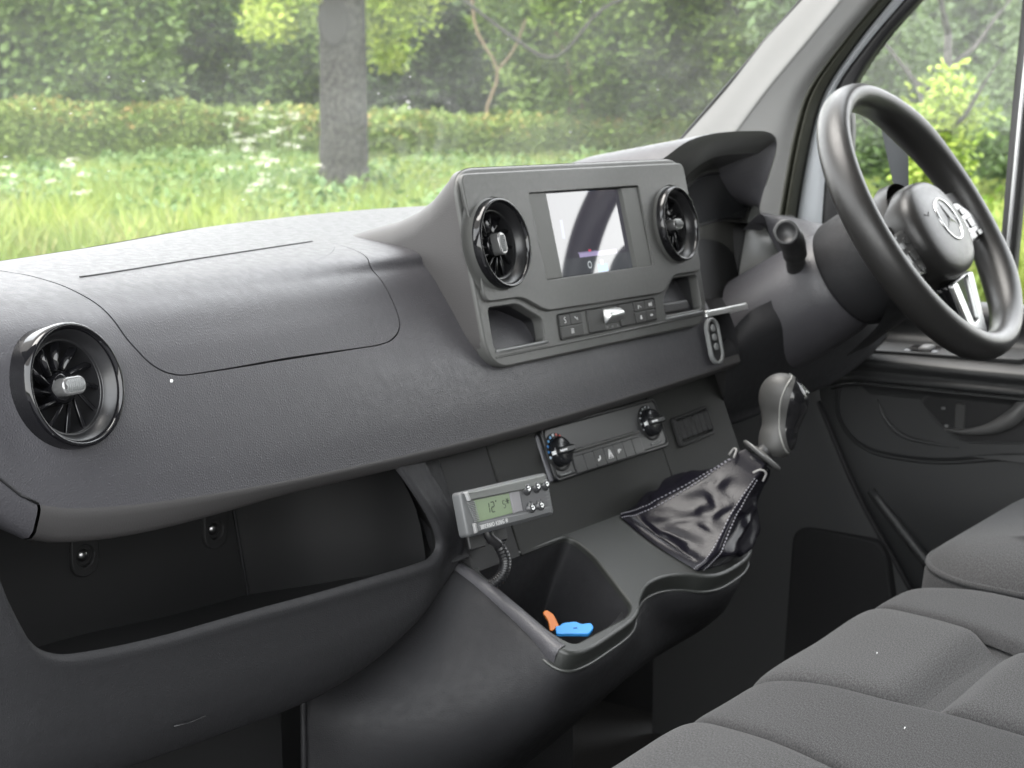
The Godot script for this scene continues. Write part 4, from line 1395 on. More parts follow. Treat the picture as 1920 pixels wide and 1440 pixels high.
func screen_print(scn: Node3D, xf: Transform3D) -> void:
	# faint menu picture on the lit display: grey bar with a ring and a blue phone tile, a violet band and a red dot
	var w := 324
	var h := 186
	var im := Image.create(w, h, false, Image.FORMAT_RGB8)
	im.fill(Color(0.17, 0.165, 0.19))
	im.fill_rect(Rect2i(0, 148, w, 38), Color(0.2, 0.21, 0.22))
	im.fill_rect(Rect2i(104, 138, 160, 10), Color(0.48, 0.45, 0.56))
	im.fill_rect(Rect2i(100, 136, 80, 3), Color(0.4, 0.38, 0.47))
	im.fill_rect(Rect2i(144, 132, 11, 5), Color(0.6, 0.22, 0.3))
	im.fill_rect(Rect2i(172, 168, 42, 18), Color(0.13, 0.4, 0.62))
	im.fill_rect(Rect2i(186, 158, 12, 12), Color(0.5, 0.6, 0.68))
	im.fill_rect(Rect2i(48, 60, 11, 42), Color(0.34, 0.36, 0.45))
	for y in h:
		for x in w:
			var d := Vector2(x - 140, (y - 166) * 1.05).length()
			if d > 5.5 and d < 9.0: im.set_pixel(x, y, Color(0.55, 0.57, 0.58))
	var t := ImageTexture.create_from_image(im)
	var m := mat(0.012, 0.012, 0.014, 0.04)
	m.metallic_specular = 0.75
	m.emission_enabled = true
	m.emission_texture = t
	m.emission_operator = BaseMaterial3D.EMISSION_OP_MULTIPLY
	m.emission = Color(1, 1, 1)
	m.emission_energy_multiplier = 0.8
	var st := st_new()
	var c := [Vector2(-0.0795, -0.0455), Vector2(0.0795, -0.0455), Vector2(0.0795, 0.0455), Vector2(-0.0795, 0.0455)]
	var uv := [Vector2(0, 1), Vector2(1, 1), Vector2(1, 0), Vector2(0, 0)]
	for i in [0, 2, 1, 0, 3, 2]:
		st.set_uv(uv[i])
		st.add_vertex(xf * Vector3(c[i].x, c[i].y, 0))
	put("display", st, m, scn)

# ---------------------------------------------------------------- instrument cluster
func cluster() -> void:
	var c := thing("instrument_cluster", "hooded instrument cluster with a glossy display behind the steering wheel", "instrument cluster", Vector3(0.45, 1.37, -0.03))
	var b := [Vector3(0.355, 1.559, -0.100), Vector3(0.389, 1.583, -0.080), Vector3(0.434, 1.593, -0.065), Vector3(0.497, 1.596, -0.050), Vector3(0.545, 1.594, -0.040), Vector3(0.570, 1.579, -0.040), Vector3(0.563, 1.544, -0.045), Vector3(0.547, 1.504, -0.050), Vector3(0.545, 1.482, -0.050), Vector3(0.558, 1.448, -0.040), Vector3(0.552, 1.412, -0.015), Vector3(0.503, 1.385, 0.010), Vector3(0.441, 1.374, 0.010)]
	var i_ := [Vector3(0.412, 1.530, -0.100), Vector3(0.423, 1.545, -0.090), Vector3(0.464, 1.561, -0.080), Vector3(0.530, 1.565, -0.070), Vector3(0.581, 1.563, -0.065), Vector3(0.584, 1.556, -0.060), Vector3(0.584, 1.533, -0.065), Vector3(0.571, 1.500, -0.070), Vector3(0.559, 1.478, -0.075), Vector3(0.547, 1.445, -0.075), Vector3(0.526, 1.409, -0.070), Vector3(0.507, 1.377, -0.065), Vector3(0.494, 1.357, -0.060)]
	var d := [Vector3(0.458, 1.521, -0.121), Vector3(0.497, 1.534, -0.125), Vector3(0.544, 1.542, -0.127), Vector3(0.643, 1.543, -0.123), Vector3(0.672, 1.540, -0.120), Vector3(0.669, 1.532, -0.117), Vector3(0.654, 1.519, -0.112), Vector3(0.627, 1.497, -0.104), Vector3(0.590, 1.476, -0.097), Vector3(0.592, 1.441, -0.103), Vector3(0.569, 1.405, -0.095), Vector3(0.543, 1.373, -0.085), Vector3(0.518, 1.354, -0.075)]
	var g := [Vector3(0.464, 1.519, -0.124), Vector3(0.503, 1.531, -0.127), Vector3(0.542, 1.536, -0.127), Vector3(0.649, 1.535, -0.122), Vector3(0.660, 1.532, -0.121), Vector3(0.659, 1.525, -0.118), Vector3(0.646, 1.512, -0.113), Vector3(0.631, 1.497, -0.107), Vector3(0.593, 1.475, -0.099), Vector3(0.568, 1.473, -0.100), Vector3(0.534, 1.474, -0.101), Vector3(0.465, 1.469, -0.102), Vector3(0.435, 1.465, -0.102)]
	var rows := []
	var back := []
	var back2 := []
	var crown := []
	for k in b.size():
		var side := smoothstep(5.0, 8.0, k)
		back2.append(b[k] + Vector3(lerpf(-0.04, 0.16, side), lerpf(-0.075, 0.0, side), lerpf(-0.30, -0.10, side)))
		back.append(b[k] + Vector3(lerpf(-0.02, 0.08, side), lerpf(-0.028, 0.0, side), lerpf(-0.16, -0.05, side)))
		crown.append(b[k] + Vector3(lerpf(-0.004, 0.005, side), lerpf(-0.003, 0.0, side), lerpf(-0.02, -0.003, side)))
	for q in [back2, back, crown, b]: rows.append(curve(q, 72))
	var st := st_new()
	loft(st, rows)
	# rolled lip from the outer to the inner edge
	var lip := []
	var bb := curve(b, 72)
	var ii := curve(i_, 72)
	for f in [0.0, 0.12, 0.3, 0.6, 0.85, 1.0]:
		var r := []
		for k in bb.size():
			var p: Vector3 = bb[k].lerp(ii[k], f)
			p += Vector3(-0.2, 0.35, 0.9) * 0.006 * sin(f * PI) * (1.0 if k < 40 else 0.4)
			r.append(p)
		lip.append(r)
	put("hood", st, m_dash, c)
	st = st_new()
	loft(st, lip)
	put("hood_lip", st, mat(0.06, 0.061, 0.058, 0.3), c)
	st = st_new()
	loft(st, [ii, curve(d, 72)])
	put("inner_wall", st, mat(0.05, 0.05, 0.045, 0.22), c)
	st = st_new()
	loft(st, [curve(d, 72), curve(g, 72)])
	put("bezel", st, mat(0.07, 0.07, 0.065, 0.25), c)
	st = st_new()
	tube(st, curve(g, 72), 0.0022, 6)
	put("display_seam", st, m_black, c)
	st = st_new()
	var ce := Vector3(0.5475, 1.5035, -0.1133)
	var gr := curve(g, 72)
	for k in gr.size() - 1: tri(st, ce, gr[k + 1], gr[k])
	tri(st, ce, gr[0], gr[-1])
	var gm := mat(0.02, 0.021, 0.022, 0.04)
	gm.metallic_specular = 0.75
	put("display", st, gm, c)
	st = st_new()
	patch(st, [[Vector3(0.43, 1.466, -0.109), Vector3(0.525, 1.471, -0.112), Vector3(0.625, 1.476, -0.113)], [Vector3(0.38, 1.412, -0.07), Vector3(0.461, 1.410, -0.077), Vector3(0.575, 1.405, -0.096)], [Vector3(0.33, 1.356, -0.03), Vector3(0.412, 1.355, -0.042), Vector3(0.522, 1.353, -0.077)]], 12, 12)
	put("lower_face", st, m_under, c)
	# small warning marks low on the face
	for q in [[0.385, 1.392, -0.054, 0.35, 0.05], [0.402, 1.372, -0.045, 0.3, 0.3]]:
		st = st_new()
		slab(st, rrect(0.006, 0.004, 0.001, 2), 0.0, 0.0006, 0.0002, frame(Vector3(q[0], q[1], q[2]), 25.0))
		put("warning_mark", st, mat(q[3], q[4], q[4], 0.5), c)
	# edge of the small tray below it, its highlight painted silver
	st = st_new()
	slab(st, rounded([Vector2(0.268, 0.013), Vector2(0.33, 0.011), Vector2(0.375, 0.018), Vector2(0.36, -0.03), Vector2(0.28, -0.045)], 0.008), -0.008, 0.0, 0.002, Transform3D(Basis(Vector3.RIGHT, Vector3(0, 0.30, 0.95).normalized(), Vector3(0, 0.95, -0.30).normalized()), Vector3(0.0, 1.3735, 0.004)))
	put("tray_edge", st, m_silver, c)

# ---------------------------------------------------------------- heater controls
func heater() -> void:
	var h := thing("heater_panel", "black heater control plate with two rotary knobs and a hazard button", "control panel", Vector3(0.045, 1.21, 0.02))
	var xf := frame(Vector3(0, 1.17, 0.045), 22.0)
	var st := st_new()
	slab(st, rrect(0.244, 0.061, 0.007, 5, Vector2(0.0435, 0.0885)), -0.01, 0.0035, 0.0014, xf)
	put("plate", st, mat(0.0075, 0.008, 0.009, 0.35), h)
	st = st_new()
	plate(st, rrect(0.238, 0.0555, 0.006, 5, Vector2(0.0435, 0.0887)), [rrect(0.2345, 0.052, 0.005, 5, Vector2(0.0435, 0.0887))], 0.001, 0.0046, 0.0005, xf)
	put("raised_border", st, m_under, h)
	st = st_new()
	slab(st, rounded([Vector2(-0.079, 0.113), Vector2(-0.077, 0.060), Vector2(-0.0845, 0.060), Vector2(-0.0845, 0.112)], 0.002), -0.01, 0.0, 0.0015, xf)
	put("side_cheek", st, m_grey2(), h)
	st = st_new()
	slab(st, rrect(0.142, 0.004, 0.0018, 4, Vector2(0.0335, 0.0845)), 0.002, 0.0085, 0.0018, xf)
	put("divider_bar", st, m_satin, h)
	for i in 7:
		st = st_new()
		slab(st, rrect(0.0198, 0.0195, 0.0012, 3, Vector2(-0.0285 + 0.0207 * i, 0.0695)), 0.002, 0.0052, 0.0008, xf)
		var b := put("button", st, mat(0.0085, 0.009, 0.010, 0.34), h)
		st = st_new()
		if i == 2:
			tube(st, curve([xf * Vector3(0.0125, 0.0715, 0.0054), xf * Vector3(0.0115, 0.068, 0.0054), xf * Vector3(0.0085, 0.067, 0.0054)], 6), 0.0009, 5)
			slab(st, disc(0.0016, 10, Vector2(0.0085, 0.0672)), 0.005, 0.0056, 0.0001, xf)
			put("symbol", st, m_print, b)
		elif i == 3:
			var a := Vector2(0.0336, 0.0686)
			for tt in [[0.0072, 0.0010], [0.0038, 0.0009]]:
				var tr := []
				for k in 4: tr.append(xf * Vector3(a.x + sin(TAU * k / 3) * tt[0] * 0.72, a.y + cos(TAU * k / 3) * tt[0] * 0.95, 0.0054))
				tube(st, tr, tt[1] * 0.75, 5)
			put("symbol", st, m_print, b)
		elif i == 4:
			tube(st, curve([xf * Vector3(0.0515, 0.0675, 0.0054), xf * Vector3(0.0515, 0.071, 0.0054), xf * Vector3(0.055, 0.0715, 0.0054), xf * Vector3(0.0575, 0.0705, 0.0054)], 8), 0.0009, 5)
			slab(st, disc(0.0015, 10, Vector2(0.0535, 0.0697)), 0.005, 0.0056, 0.0001, xf)
			put("symbol", st, m_print, b)
	for q in [[-0.0595, 0.0885, 0], [0.1360, 0.0910, 1]]:
		var kx := at(xf, q[0], q[1], 0.0035)
		st = st_new()
		lathe(st, [Vector2(0.0215, -0.001), Vector2(0.0212, 0.0012), Vector2(0.0195, 0.0016), Vector2(0.0185, 0.0008)], 40, kx)
		put("knob_ring", st, m_under, h)
		st = st_new()
		lathe(st, [Vector2(0.0168, 0.0), Vector2(0.0162, 0.006), Vector2(0.0152, 0.0085), Vector2(0.0132, 0.0098), Vector2(0.0, 0.01)], 36, kx)
		var kn := put("knob", st, mat(0.011, 0.0115, 0.013, 0.22), h)
		st = st_new()
		slab(st, rrect(0.0295, 0.0085, 0.003, 4), 0.008, 0.0145, 0.0022, Transform3D(kx.basis * Basis(Vector3.BACK, 0.0), kx.origin))
		put("grip", st, mat(0.008, 0.0085, 0.0095, 0.4), kn)
		st = st_new()
		slab(st, rrect(0.0115, 0.0022, 0.0006, 2, Vector2(-0.0088, 0.0)), 0.0140, 0.0152, 0.0003, kx)
		put("pointer", st, m_white, kn)
		st = st_new()
		slab(st, rrect(0.0024, 0.0040, 0.0004, 2, Vector2(-0.0158, 0.0)), 0.004, 0.0085, 0.0003, kx)
		put("pointer", st, m_white, kn)
		for i in 9:
			var a := PI * (1.06 - 0.105 * i) if q[2] == 0 else PI * (1.1 - 0.12 * i)
			st = st_new()
			slab(st, disc(0.0016 if q[2] == 0 else 0.0011, 10, Vector2(cos(a), sin(a)) * 0.0192), 0.0014, 0.0021, 0.0001, kx)
			var col := mat(0.35, 0.36, 0.38, 0.5)
			if q[2] == 0:
				col = [mat(0.5, 0.6, 0.7, 0.5), mat(0.05, 0.2, 0.5, 0.5), mat(0.05, 0.2, 0.5, 0.5), mat(0.1, 0.3, 0.55, 0.5), mat(0.15, 0.35, 0.6, 0.5), mat(0.6, 0.65, 0.7, 0.5), mat(0.45, 0.12, 0.1, 0.5), mat(0.35, 0.03, 0.02, 0.5), mat(0.3, 0.02, 0.02, 0.5)][i]
			put("scale_dot", st, col, h)
	for x in [-0.0595, 0.1360]:
		st = st_new()
		tube(st, curve([xf * Vector3(x - 0.010, 0.0640 if x < 0 else 0.066, 0.0045), xf * Vector3(x, 0.0632 if x < 0 else 0.0655, 0.0052), xf * Vector3(x + 0.010, 0.064 if x < 0 else 0.066, 0.0045)], 8), 0.0011, 6)
		put("thumb_rest", st, m_grey, h)

func m_grey2() -> Material:
	return mat(0.09, 0.09, 0.1, 0.4)

# ---------------------------------------------------------------- console with tray
func console() -> void:
	var c := thing("centre_console", "black console projecting under the heater panel with a deep open tray", "console", Vector3(-0.06, 1.0, 0.08))
	var xf := frame(Vector3(0, 1.17, 0.045), 68.2)
	var rim := [Vector2(-0.2635, 0.0165), Vector2(-0.2640, 0.0), Vector2(-0.2655, -0.0201), Vector2(-0.2710, -0.0622), Vector2(-0.2785, -0.1019), Vector2(-0.2830, -0.1260), Vector2(-0.2756, -0.1414), Vector2(-0.2488, -0.1453), Vector2(-0.206, -0.1423), Vector2(-0.1639, -0.1376), Vector2(-0.1367, -0.130), Vector2(-0.112, -0.1163), Vector2(-0.0792, -0.1045), Vector2(-0.0444, -0.1036), Vector2(-0.0141, -0.1126), Vector2(0.0094, -0.1270), Vector2(0.034, -0.1332), Vector2(0.066, -0.1332), Vector2(0.1066, -0.1284), Vector2(0.137, -0.1163), Vector2(0.1575, -0.0900), Vector2(0.172, -0.05), Vector2(0.180, 0.0), Vector2(0.182, 0.040)]
	var sm := PackedVector2Array()
	var p3 := []
	for v in rim: p3.append(Vector3(v.x, v.y, 0))
	for v in curve(p3, 110): sm.append(Vector2(v.x, v.y))
	sm = orient(sm)
	var hole := rounded([Vector2(-0.2470, 0.0035), Vector2(-0.0831, 0.0000), Vector2(-0.0890, -0.0350), Vector2(-0.1150, -0.0819), Vector2(-0.1360, -0.1190), Vector2(-0.1600, -0.1290), Vector2(-0.2630, -0.1325), Vector2(-0.2665, -0.1100)], 0.014, 6)
	var st := st_new()
	plate(st, sm, [hole], -0.020, 0.0, 0.0035, xf, 0.0022)
	put("tray_top", st, m_satin3(), c)
	# bin
	hole = orient(hole)
	var rings := []
	for q in [[-0.006, 0.0], [-0.045, 0.003], [-0.085, 0.008], [-0.094, 0.012]]: rings.append(ring3(inset(hole, q[1]), q[0], xf))
	st = st_new()
	loft(st, rings, true)
	fill(st, inset(hole, 0.012), -0.094, xf)
	put("tray_bin", st, m_plastic, c)
	st = st_new()
	var bead := []
	for v in inset(sm, -0.0012).slice(18, 108): bead.append(xf * Vector3(v.x, v.y, -0.0195))
	if bead[0].x > bead[-1].x: bead.reverse()
	tube(st, bead, 0.0016, 8)
	put("rim_bead", st, mat(0.04, 0.042, 0.04, 0.35), c)
	# soft band along the passenger edge
	st = st_new()
	var band := []
	for i in 25:
		var f := i / 24.0
		var v := cr3(p3, f * 5.2)
		var w := lerpf(0.002, 0.0, f)
		band.append([xf * Vector3(v.x - 0.0005, v.y, -0.016), xf * Vector3(v.x - 0.0022, v.y, -0.008), xf * Vector3(v.x - 0.0008, v.y, -0.0005), xf * Vector3(v.x + 0.004, v.y, 0.0012), xf * Vector3(v.x + 0.0095, v.y, 0.001), xf * Vector3(v.x + 0.0125, v.y, -0.0015)])
	loft(st, band)
	put("arm_edge", st, m_dash, c)
	# body below the rim
	var net := [
		[Vector3(-0.250, 1.19, -0.03), Vector3(-0.253, 1.172, 0.028), Vector3(-0.260, 1.149, 0.08), Vector3(-0.268, 1.128, 0.125), Vector3(-0.262, 1.113, 0.153), Vector3(-0.204, 1.108, 0.153), Vector3(-0.144, 1.114, 0.145), Vector3(-0.060, 1.125, 0.12), Vector3(0.03, 1.114, 0.146), Vector3(0.10, 1.116, 0.145), Vector3(0.150, 1.135, 0.10), Vector3(0.166, 1.16, 0.01)],
		[Vector3(-0.266, 1.193, -0.03), Vector3(-0.2695, 1.168, 0.03), Vector3(-0.2765, 1.143, 0.085), Vector3(-0.284, 1.119, 0.135), Vector3(-0.272, 1.098, 0.168), Vector3(-0.204, 1.093, 0.168), Vector3(-0.134, 1.100, 0.158), Vector3(-0.060, 1.112, 0.132), Vector3(0.03, 1.100, 0.160), Vector3(0.10, 1.102, 0.158), Vector3(0.162, 1.122, 0.11), Vector3(0.178, 1.15, 0.02)],
		[Vector3(-0.300, 1.135, -0.04), Vector3(-0.307, 1.124, 0.022), Vector3(-0.305, 1.108, 0.080), Vector3(-0.296, 1.088, 0.132), Vector3(-0.268, 1.072, 0.160), Vector3(-0.190, 1.066, 0.157), Vector3(-0.115, 1.070, 0.147), Vector3(-0.035, 1.080, 0.130), Vector3(0.045, 1.072, 0.146), Vector3(0.115, 1.076, 0.142), Vector3(0.172, 1.10, 0.09), Vector3(0.186, 1.12, 0.01)],
		[Vector3(-0.350, 1.095, -0.045), Vector3(-0.352, 1.085, 0.012), Vector3(-0.338, 1.066, 0.068), Vector3(-0.310, 1.046, 0.112), Vector3(-0.262, 1.032, 0.137), Vector3(-0.170, 1.030, 0.133), Vector3(-0.070, 1.033, 0.123), Vector3(0.03, 1.038, 0.112), Vector3(0.11, 1.034, 0.112), Vector3(0.165, 1.042, 0.105), Vector3(0.195, 1.06, 0.06), Vector3(0.20, 1.08, 0.0)],
		[Vector3(-0.402, 1.060, -0.045), Vector3(-0.390, 1.045, 0.004), Vector3(-0.360, 1.020, 0.048), Vector3(-0.315, 1.000, 0.080), Vector3(-0.250, 0.990, 0.098), Vector3(-0.150, 0.992, 0.092), Vector3(-0.05, 0.996, 0.082), Vector3(0.05, 1.000, 0.072), Vector3(0.14, 1.000, 0.068), Vector3(0.20, 1.006, 0.06), Vector3(0.22, 1.02, 0.02), Vector3(0.22, 1.03, -0.02)],
		[Vector3(-0.408, 1.00, -0.045), Vector3(-0.385, 0.980, 0.0), Vector3(-0.345, 0.960, 0.028), Vector3(-0.290, 0.945, 0.044), Vector3(-0.215, 0.940, 0.050), Vector3(-0.12, 0.945, 0.044), Vector3(-0.02, 0.955, 0.034), Vector3(0.07, 0.965, 0.024), Vector3(0.15, 0.970, 0.016), Vector3(0.20, 0.975, 0.01), Vector3(0.22, 0.98, -0.01), Vector3(0.22, 0.99, -0.04)],
		[Vector3(-0.41, 0.88, -0.05), Vector3(-0.37, 0.88, -0.03), Vector3(-0.31, 0.88, -0.02), Vector3(-0.24, 0.88, -0.02), Vector3(-0.16, 0.89, -0.03), Vector3(-0.07, 0.90, -0.04), Vector3(0.02, 0.91, -0.05), Vector3(0.09, 0.92, -0.06), Vector3(0.15, 0.93, -0.07), Vector3(0.20, 0.93, -0.08), Vector3(0.22, 0.94, -0.09), Vector3(0.22, 0.95, -0.1)]]
	st = st_new()
	patch(st, net, 88, 60)
	put("body", st, m_plastic, c)
	st = st_new()
	box(st, Vector3(-0.06, 0.75, -0.12), Vector3(0.34, 0.35, 0.12), 0.02)
	put("pedestal", st, m_carpet, c)
	# coloured plastic clips lying in the tray
	var cx := Transform3D(Basis.from_euler(Vector3(-1.05, -0.95, 0.05)).scaled_local(Vector3.ONE * 0.66), Vector3(-0.1625, 1.0985, 0.1035))
	st = st_new()
	slab(st, rounded([Vector2(-0.028, -0.012), Vector2(0.022, -0.015), Vector2(0.031, -0.002), Vector2(0.027, 0.008), Vector2(0.012, 0.006), Vector2(0.004, 0.012), Vector2(-0.016, 0.010), Vector2(-0.022, 0.004), Vector2(-0.028, 0.004)], 0.004), -0.003, 0.003, 0.0012, cx, true)
	tag(put("blue_clip", st, mat(0.04, 0.30, 0.75, 0.4)), "bright blue flat plastic clip lying in the console tray", "clip")
	st = st_new()
	box(st, cx * Vector3(0.002, -0.002, 0.0032), Vector3(0.006, 0.0022, 0.001), 0.0004, cx.basis)
	put("slot", st, mat(0.02, 0.1, 0.3, 0.5), get_node("blue_clip"))
	cx = Transform3D(Basis.from_euler(Vector3(-0.5, -0.95, 0.6)).scaled_local(Vector3.ONE * 0.7), Vector3(-0.1660, 1.1030, 0.078))
	st = st_new()
	slab(st, rounded([Vector2(-0.011, -0.013), Vector2(0.005, -0.015), Vector2(0.008, 0.006), Vector2(0.003, 0.017), Vector2(-0.004, 0.016), Vector2(-0.004, 0.002)], 0.004), -0.0025, 0.0025, 0.001, cx, true)
	tag(put("orange_clip", st, mat(0.62, 0.17, 0.02, 0.4)), "orange plastic clip standing in the console tray behind the blue one", "clip")

func m_satin3() -> Material:
	return grain(mat(0.018, 0.0195, 0.018, 0.42), m_plastic.heightmap_texture, 14.0, 0.012)

# ---------------------------------------------------------------- temperature controller
func controller() -> void:
	var t := thing("temperature_controller", "grey remote temperature controller with a green LCD hung before the heater plate", "controller", Vector3(-0.2512, 1.22, 0.08))
	var xf := frame(Vector3(-0.2512, 1.2423, 0.083), 15.0, -2.5)
	var st := st_new()
	slab(st, rrect(0.1415, 0.0425, 0.004, 4), -0.0075, 0.003, 0.0022, xf, true)
	put("case", st, mat(0.085, 0.088, 0.09, 0.42), t)
	st = st_new()
	slab(st, rounded([Vector2(-0.0635, 0.0195), Vector2(0.064, 0.0195), Vector2(0.064, 0.0105), Vector2(0.022, 0.0095), Vector2(-0.0615, 0.0115)], 0.001), 0.002, 0.0056, 0.0014, xf)
	put("upper_ledge", st, mat(0.10, 0.105, 0.10, 0.4), t)
	st = st_new()
	slab(st, rounded([Vector2(-0.0655, 0.0205), Vector2(-0.0625, 0.0205), Vector2(-0.060, 0.0115), Vector2(-0.063, 0.0115)], 0.0007), 0.002, 0.0062, 0.001, xf)
	put("ledge_end", st, mat(0.3, 0.3, 0.3, 0.4), t)
	st = st_new()
	slab(st, rounded([Vector2(-0.0565, -0.0105), Vector2(0.064, -0.0125), Vector2(0.064, -0.0190), Vector2(-0.0565, -0.0190)], 0.001), 0.002, 0.0046, 0.0012, xf)
	put("lower_ledge", st, mat(0.085, 0.088, 0.09, 0.42), t)
	st = st_new()
	slab(st, rrect(0.0035, 0.0095, 0.0008, 3, Vector2(-0.0600, -0.0145)), 0.002, 0.0058, 0.001, xf)
	put("ledge_end", st, mat(0.2, 0.2, 0.2, 0.4), t)
	st = st_new()
	slab(st, rrect(0.0560, 0.0215, 0.0006, 2, Vector2(-0.0255, 0.0012)), 0.0025, 0.0034, 0.0002, xf)
	var lcd := put("lcd", st, mat(0.16, 0.215, 0.125, 0.25), t)
	# digits: 12, a degree tick, a small 5 and a snow mark
	var seg := st_new()
	for q in [[-0.0345, [1, 2], 1.0], [-0.0265, [0, 1, 6, 4, 3], 1.0], [-0.0085, [0, 5, 6, 2, 3], 0.72]]:
		for s in q[1]:
			var o: Vector2 = [Vector2(0, 0.0048), Vector2(0.0024, 0.0024), Vector2(0.0024, -0.0024), Vector2(0, -0.0048), Vector2(-0.0024, -0.0024), Vector2(-0.0024, 0.0024), Vector2(0, 0)][s] * q[2]
			var wide: bool = s in [0, 3, 6]
			slab(seg, rrect((0.0042 if wide else 0.0010) * q[2], (0.0010 if wide else 0.0042) * q[2], 0.0003, 2, Vector2(q[0], 0.0008) + o), 0.0033, 0.0036, 0.0001, xf)
	slab(seg, rrect(0.0016, 0.0016, 0.0004, 2, Vector2(-0.0205, 0.0056)), 0.0033, 0.0036, 0.0001, xf)
	for k in 3:
		var a := PI * k / 3.0
		slab(seg, PackedVector2Array([Vector2(-0.0025, 0.003) + Vector2(cos(a), sin(a)) * 0.003 + Vector2(-sin(a), cos(a)) * 0.0004, Vector2(-0.0025, 0.003) - Vector2(cos(a), sin(a)) * 0.003 + Vector2(-sin(a), cos(a)) * 0.0004, Vector2(-0.0025, 0.003) - Vector2(cos(a), sin(a)) * 0.003 - Vector2(-sin(a), cos(a)) * 0.0004, Vector2(-0.0025, 0.003) + Vector2(cos(a), sin(a)) * 0.003 - Vector2(-sin(a), cos(a)) * 0.0004]), 0.0033, 0.0036, 0.0001, xf)
	put("digits", seg, mat(0.012, 0.022, 0.01, 0.6), lcd)
	st = st_new()
	slab(st, rrect(0.0150, 0.0212, 0.0006, 2, Vector2(0.0105, 0.0006)), 0.002, 0.0044, 0.0006, xf)
	put("label_plate", st, mat(0.19, 0.185, 0.195, 0.4), t)
	st = st_new()
	slab(st, rrect(0.043, 0.0215, 0.001, 3, Vector2(0.0415, 0.0)), 0.002, 0.0033, 0.0005, xf)
	put("keypad", st, mat(0.07, 0.07, 0.074, 0.45), t)
	for i in 12:
		st = st_new()
		slab(st, rrect(0.0105 - 0.0003 * i, 0.0009, 0.0003, 2, Vector2(-0.0585 + 0.00035 * i, 0.0098 - 0.00165 * i)), 0.002, 0.0048, 0.0003, xf)
		put("rib", st, mat(0.16, 0.165, 0.165, 0.4), t)
	for q in [[0.0325, 0.0098], [0.0487, 0.0098], [0.0640, 0.0100], [0.0332, -0.0092], [0.0487, -0.0092]]:
		var bx := at(xf, q[0] - 0.001, q[1], 0.003)
		st = st_new()
		lathe(st, [Vector2(0.0066, 0.0), Vector2(0.0066, 0.0006), Vector2(0.0052, 0.0006), Vector2(0.0050, 0.0026), Vector2(0.0044, 0.0034), Vector2(0.0, 0.0036)], 22, bx)
		var b := put("button", st, mat(0.045, 0.046, 0.048, 0.25), t)
		st = st_new()
		tube(st, curve([bx * Vector3(-0.0022, 0.0012, 0.0037), bx * Vector3(0.0, 0.0018, 0.0037), bx * Vector3(0.002, 0.0002, 0.0037), bx * Vector3(0.0, -0.0018, 0.0037), bx * Vector3(-0.0016, -0.0005, 0.0037)], 10), 0.0007, 5)
		put("symbol", st, m_white, b)
	for i in 3:
		st = st_new()
		slab(st, rrect(0.008, 0.0006, 0.0002, 1, Vector2(0.0625, 0.001 - 0.0034 * i)), 0.003, 0.0036, 0.0001, xf)
		put("key_mark", st, mat(0.12, 0.12, 0.125, 0.5), t)
	st = st_new()
	slab(st, rrect(0.0042, 0.0042, 0.0004, 2, Vector2(-0.0500, -0.0150)), 0.0044, 0.0048, 0.0001, xf)
	put("badge", st, mat(0.45, 0.45, 0.45, 0.5), t)
	letters("lettering", "THERMO KING \u00ae", 0.0042, at(xf, -0.0310, -0.0150, 0.0046), mat(0.45, 0.45, 0.45, 0.5), t, true)
	# bracket behind, and the ribbed cable
	st = st_new()
	box(st, Vector3(-0.262, 1.212, 0.052), Vector3(0.026, 0.032, 0.004), 0.001, xf.basis)
	box(st, Vector3(-0.226, 1.212, 0.05), Vector3(0.024, 0.036, 0.012), 0.002, xf.basis)
	put("bracket", st, m_black, t)
	var cab := thing("ribbed_cable", "black ribbed cable hanging from the grey controller into the tray", "cable", Vector3(-0.25, 1.16, 0.07))
	st = st_new()
	var path := curve([Vector3(-0.268, 1.228, 0.070), Vector3(-0.2685, 1.214, 0.074), Vector3(-0.2597, 1.2027, 0.08), Vector3(-0.2500, 1.188, 0.08), Vector3(-0.2475, 1.176, 0.078), Vector3(-0.250, 1.165, 0.072), Vector3(-0.256, 1.158, 0.062), Vector3(-0.262, 1.155, 0.045)], 120)
	var rad := []
	for i in path.size(): rad.append(0.0052 if i < 34 else 0.0042 + 0.0018 * (1.0 if i % 4 < 2 else 0.0))
	tube(st, path, rad, 12)
	put("sheath", st, mat(0.012, 0.012, 0.013, 0.35), cab)

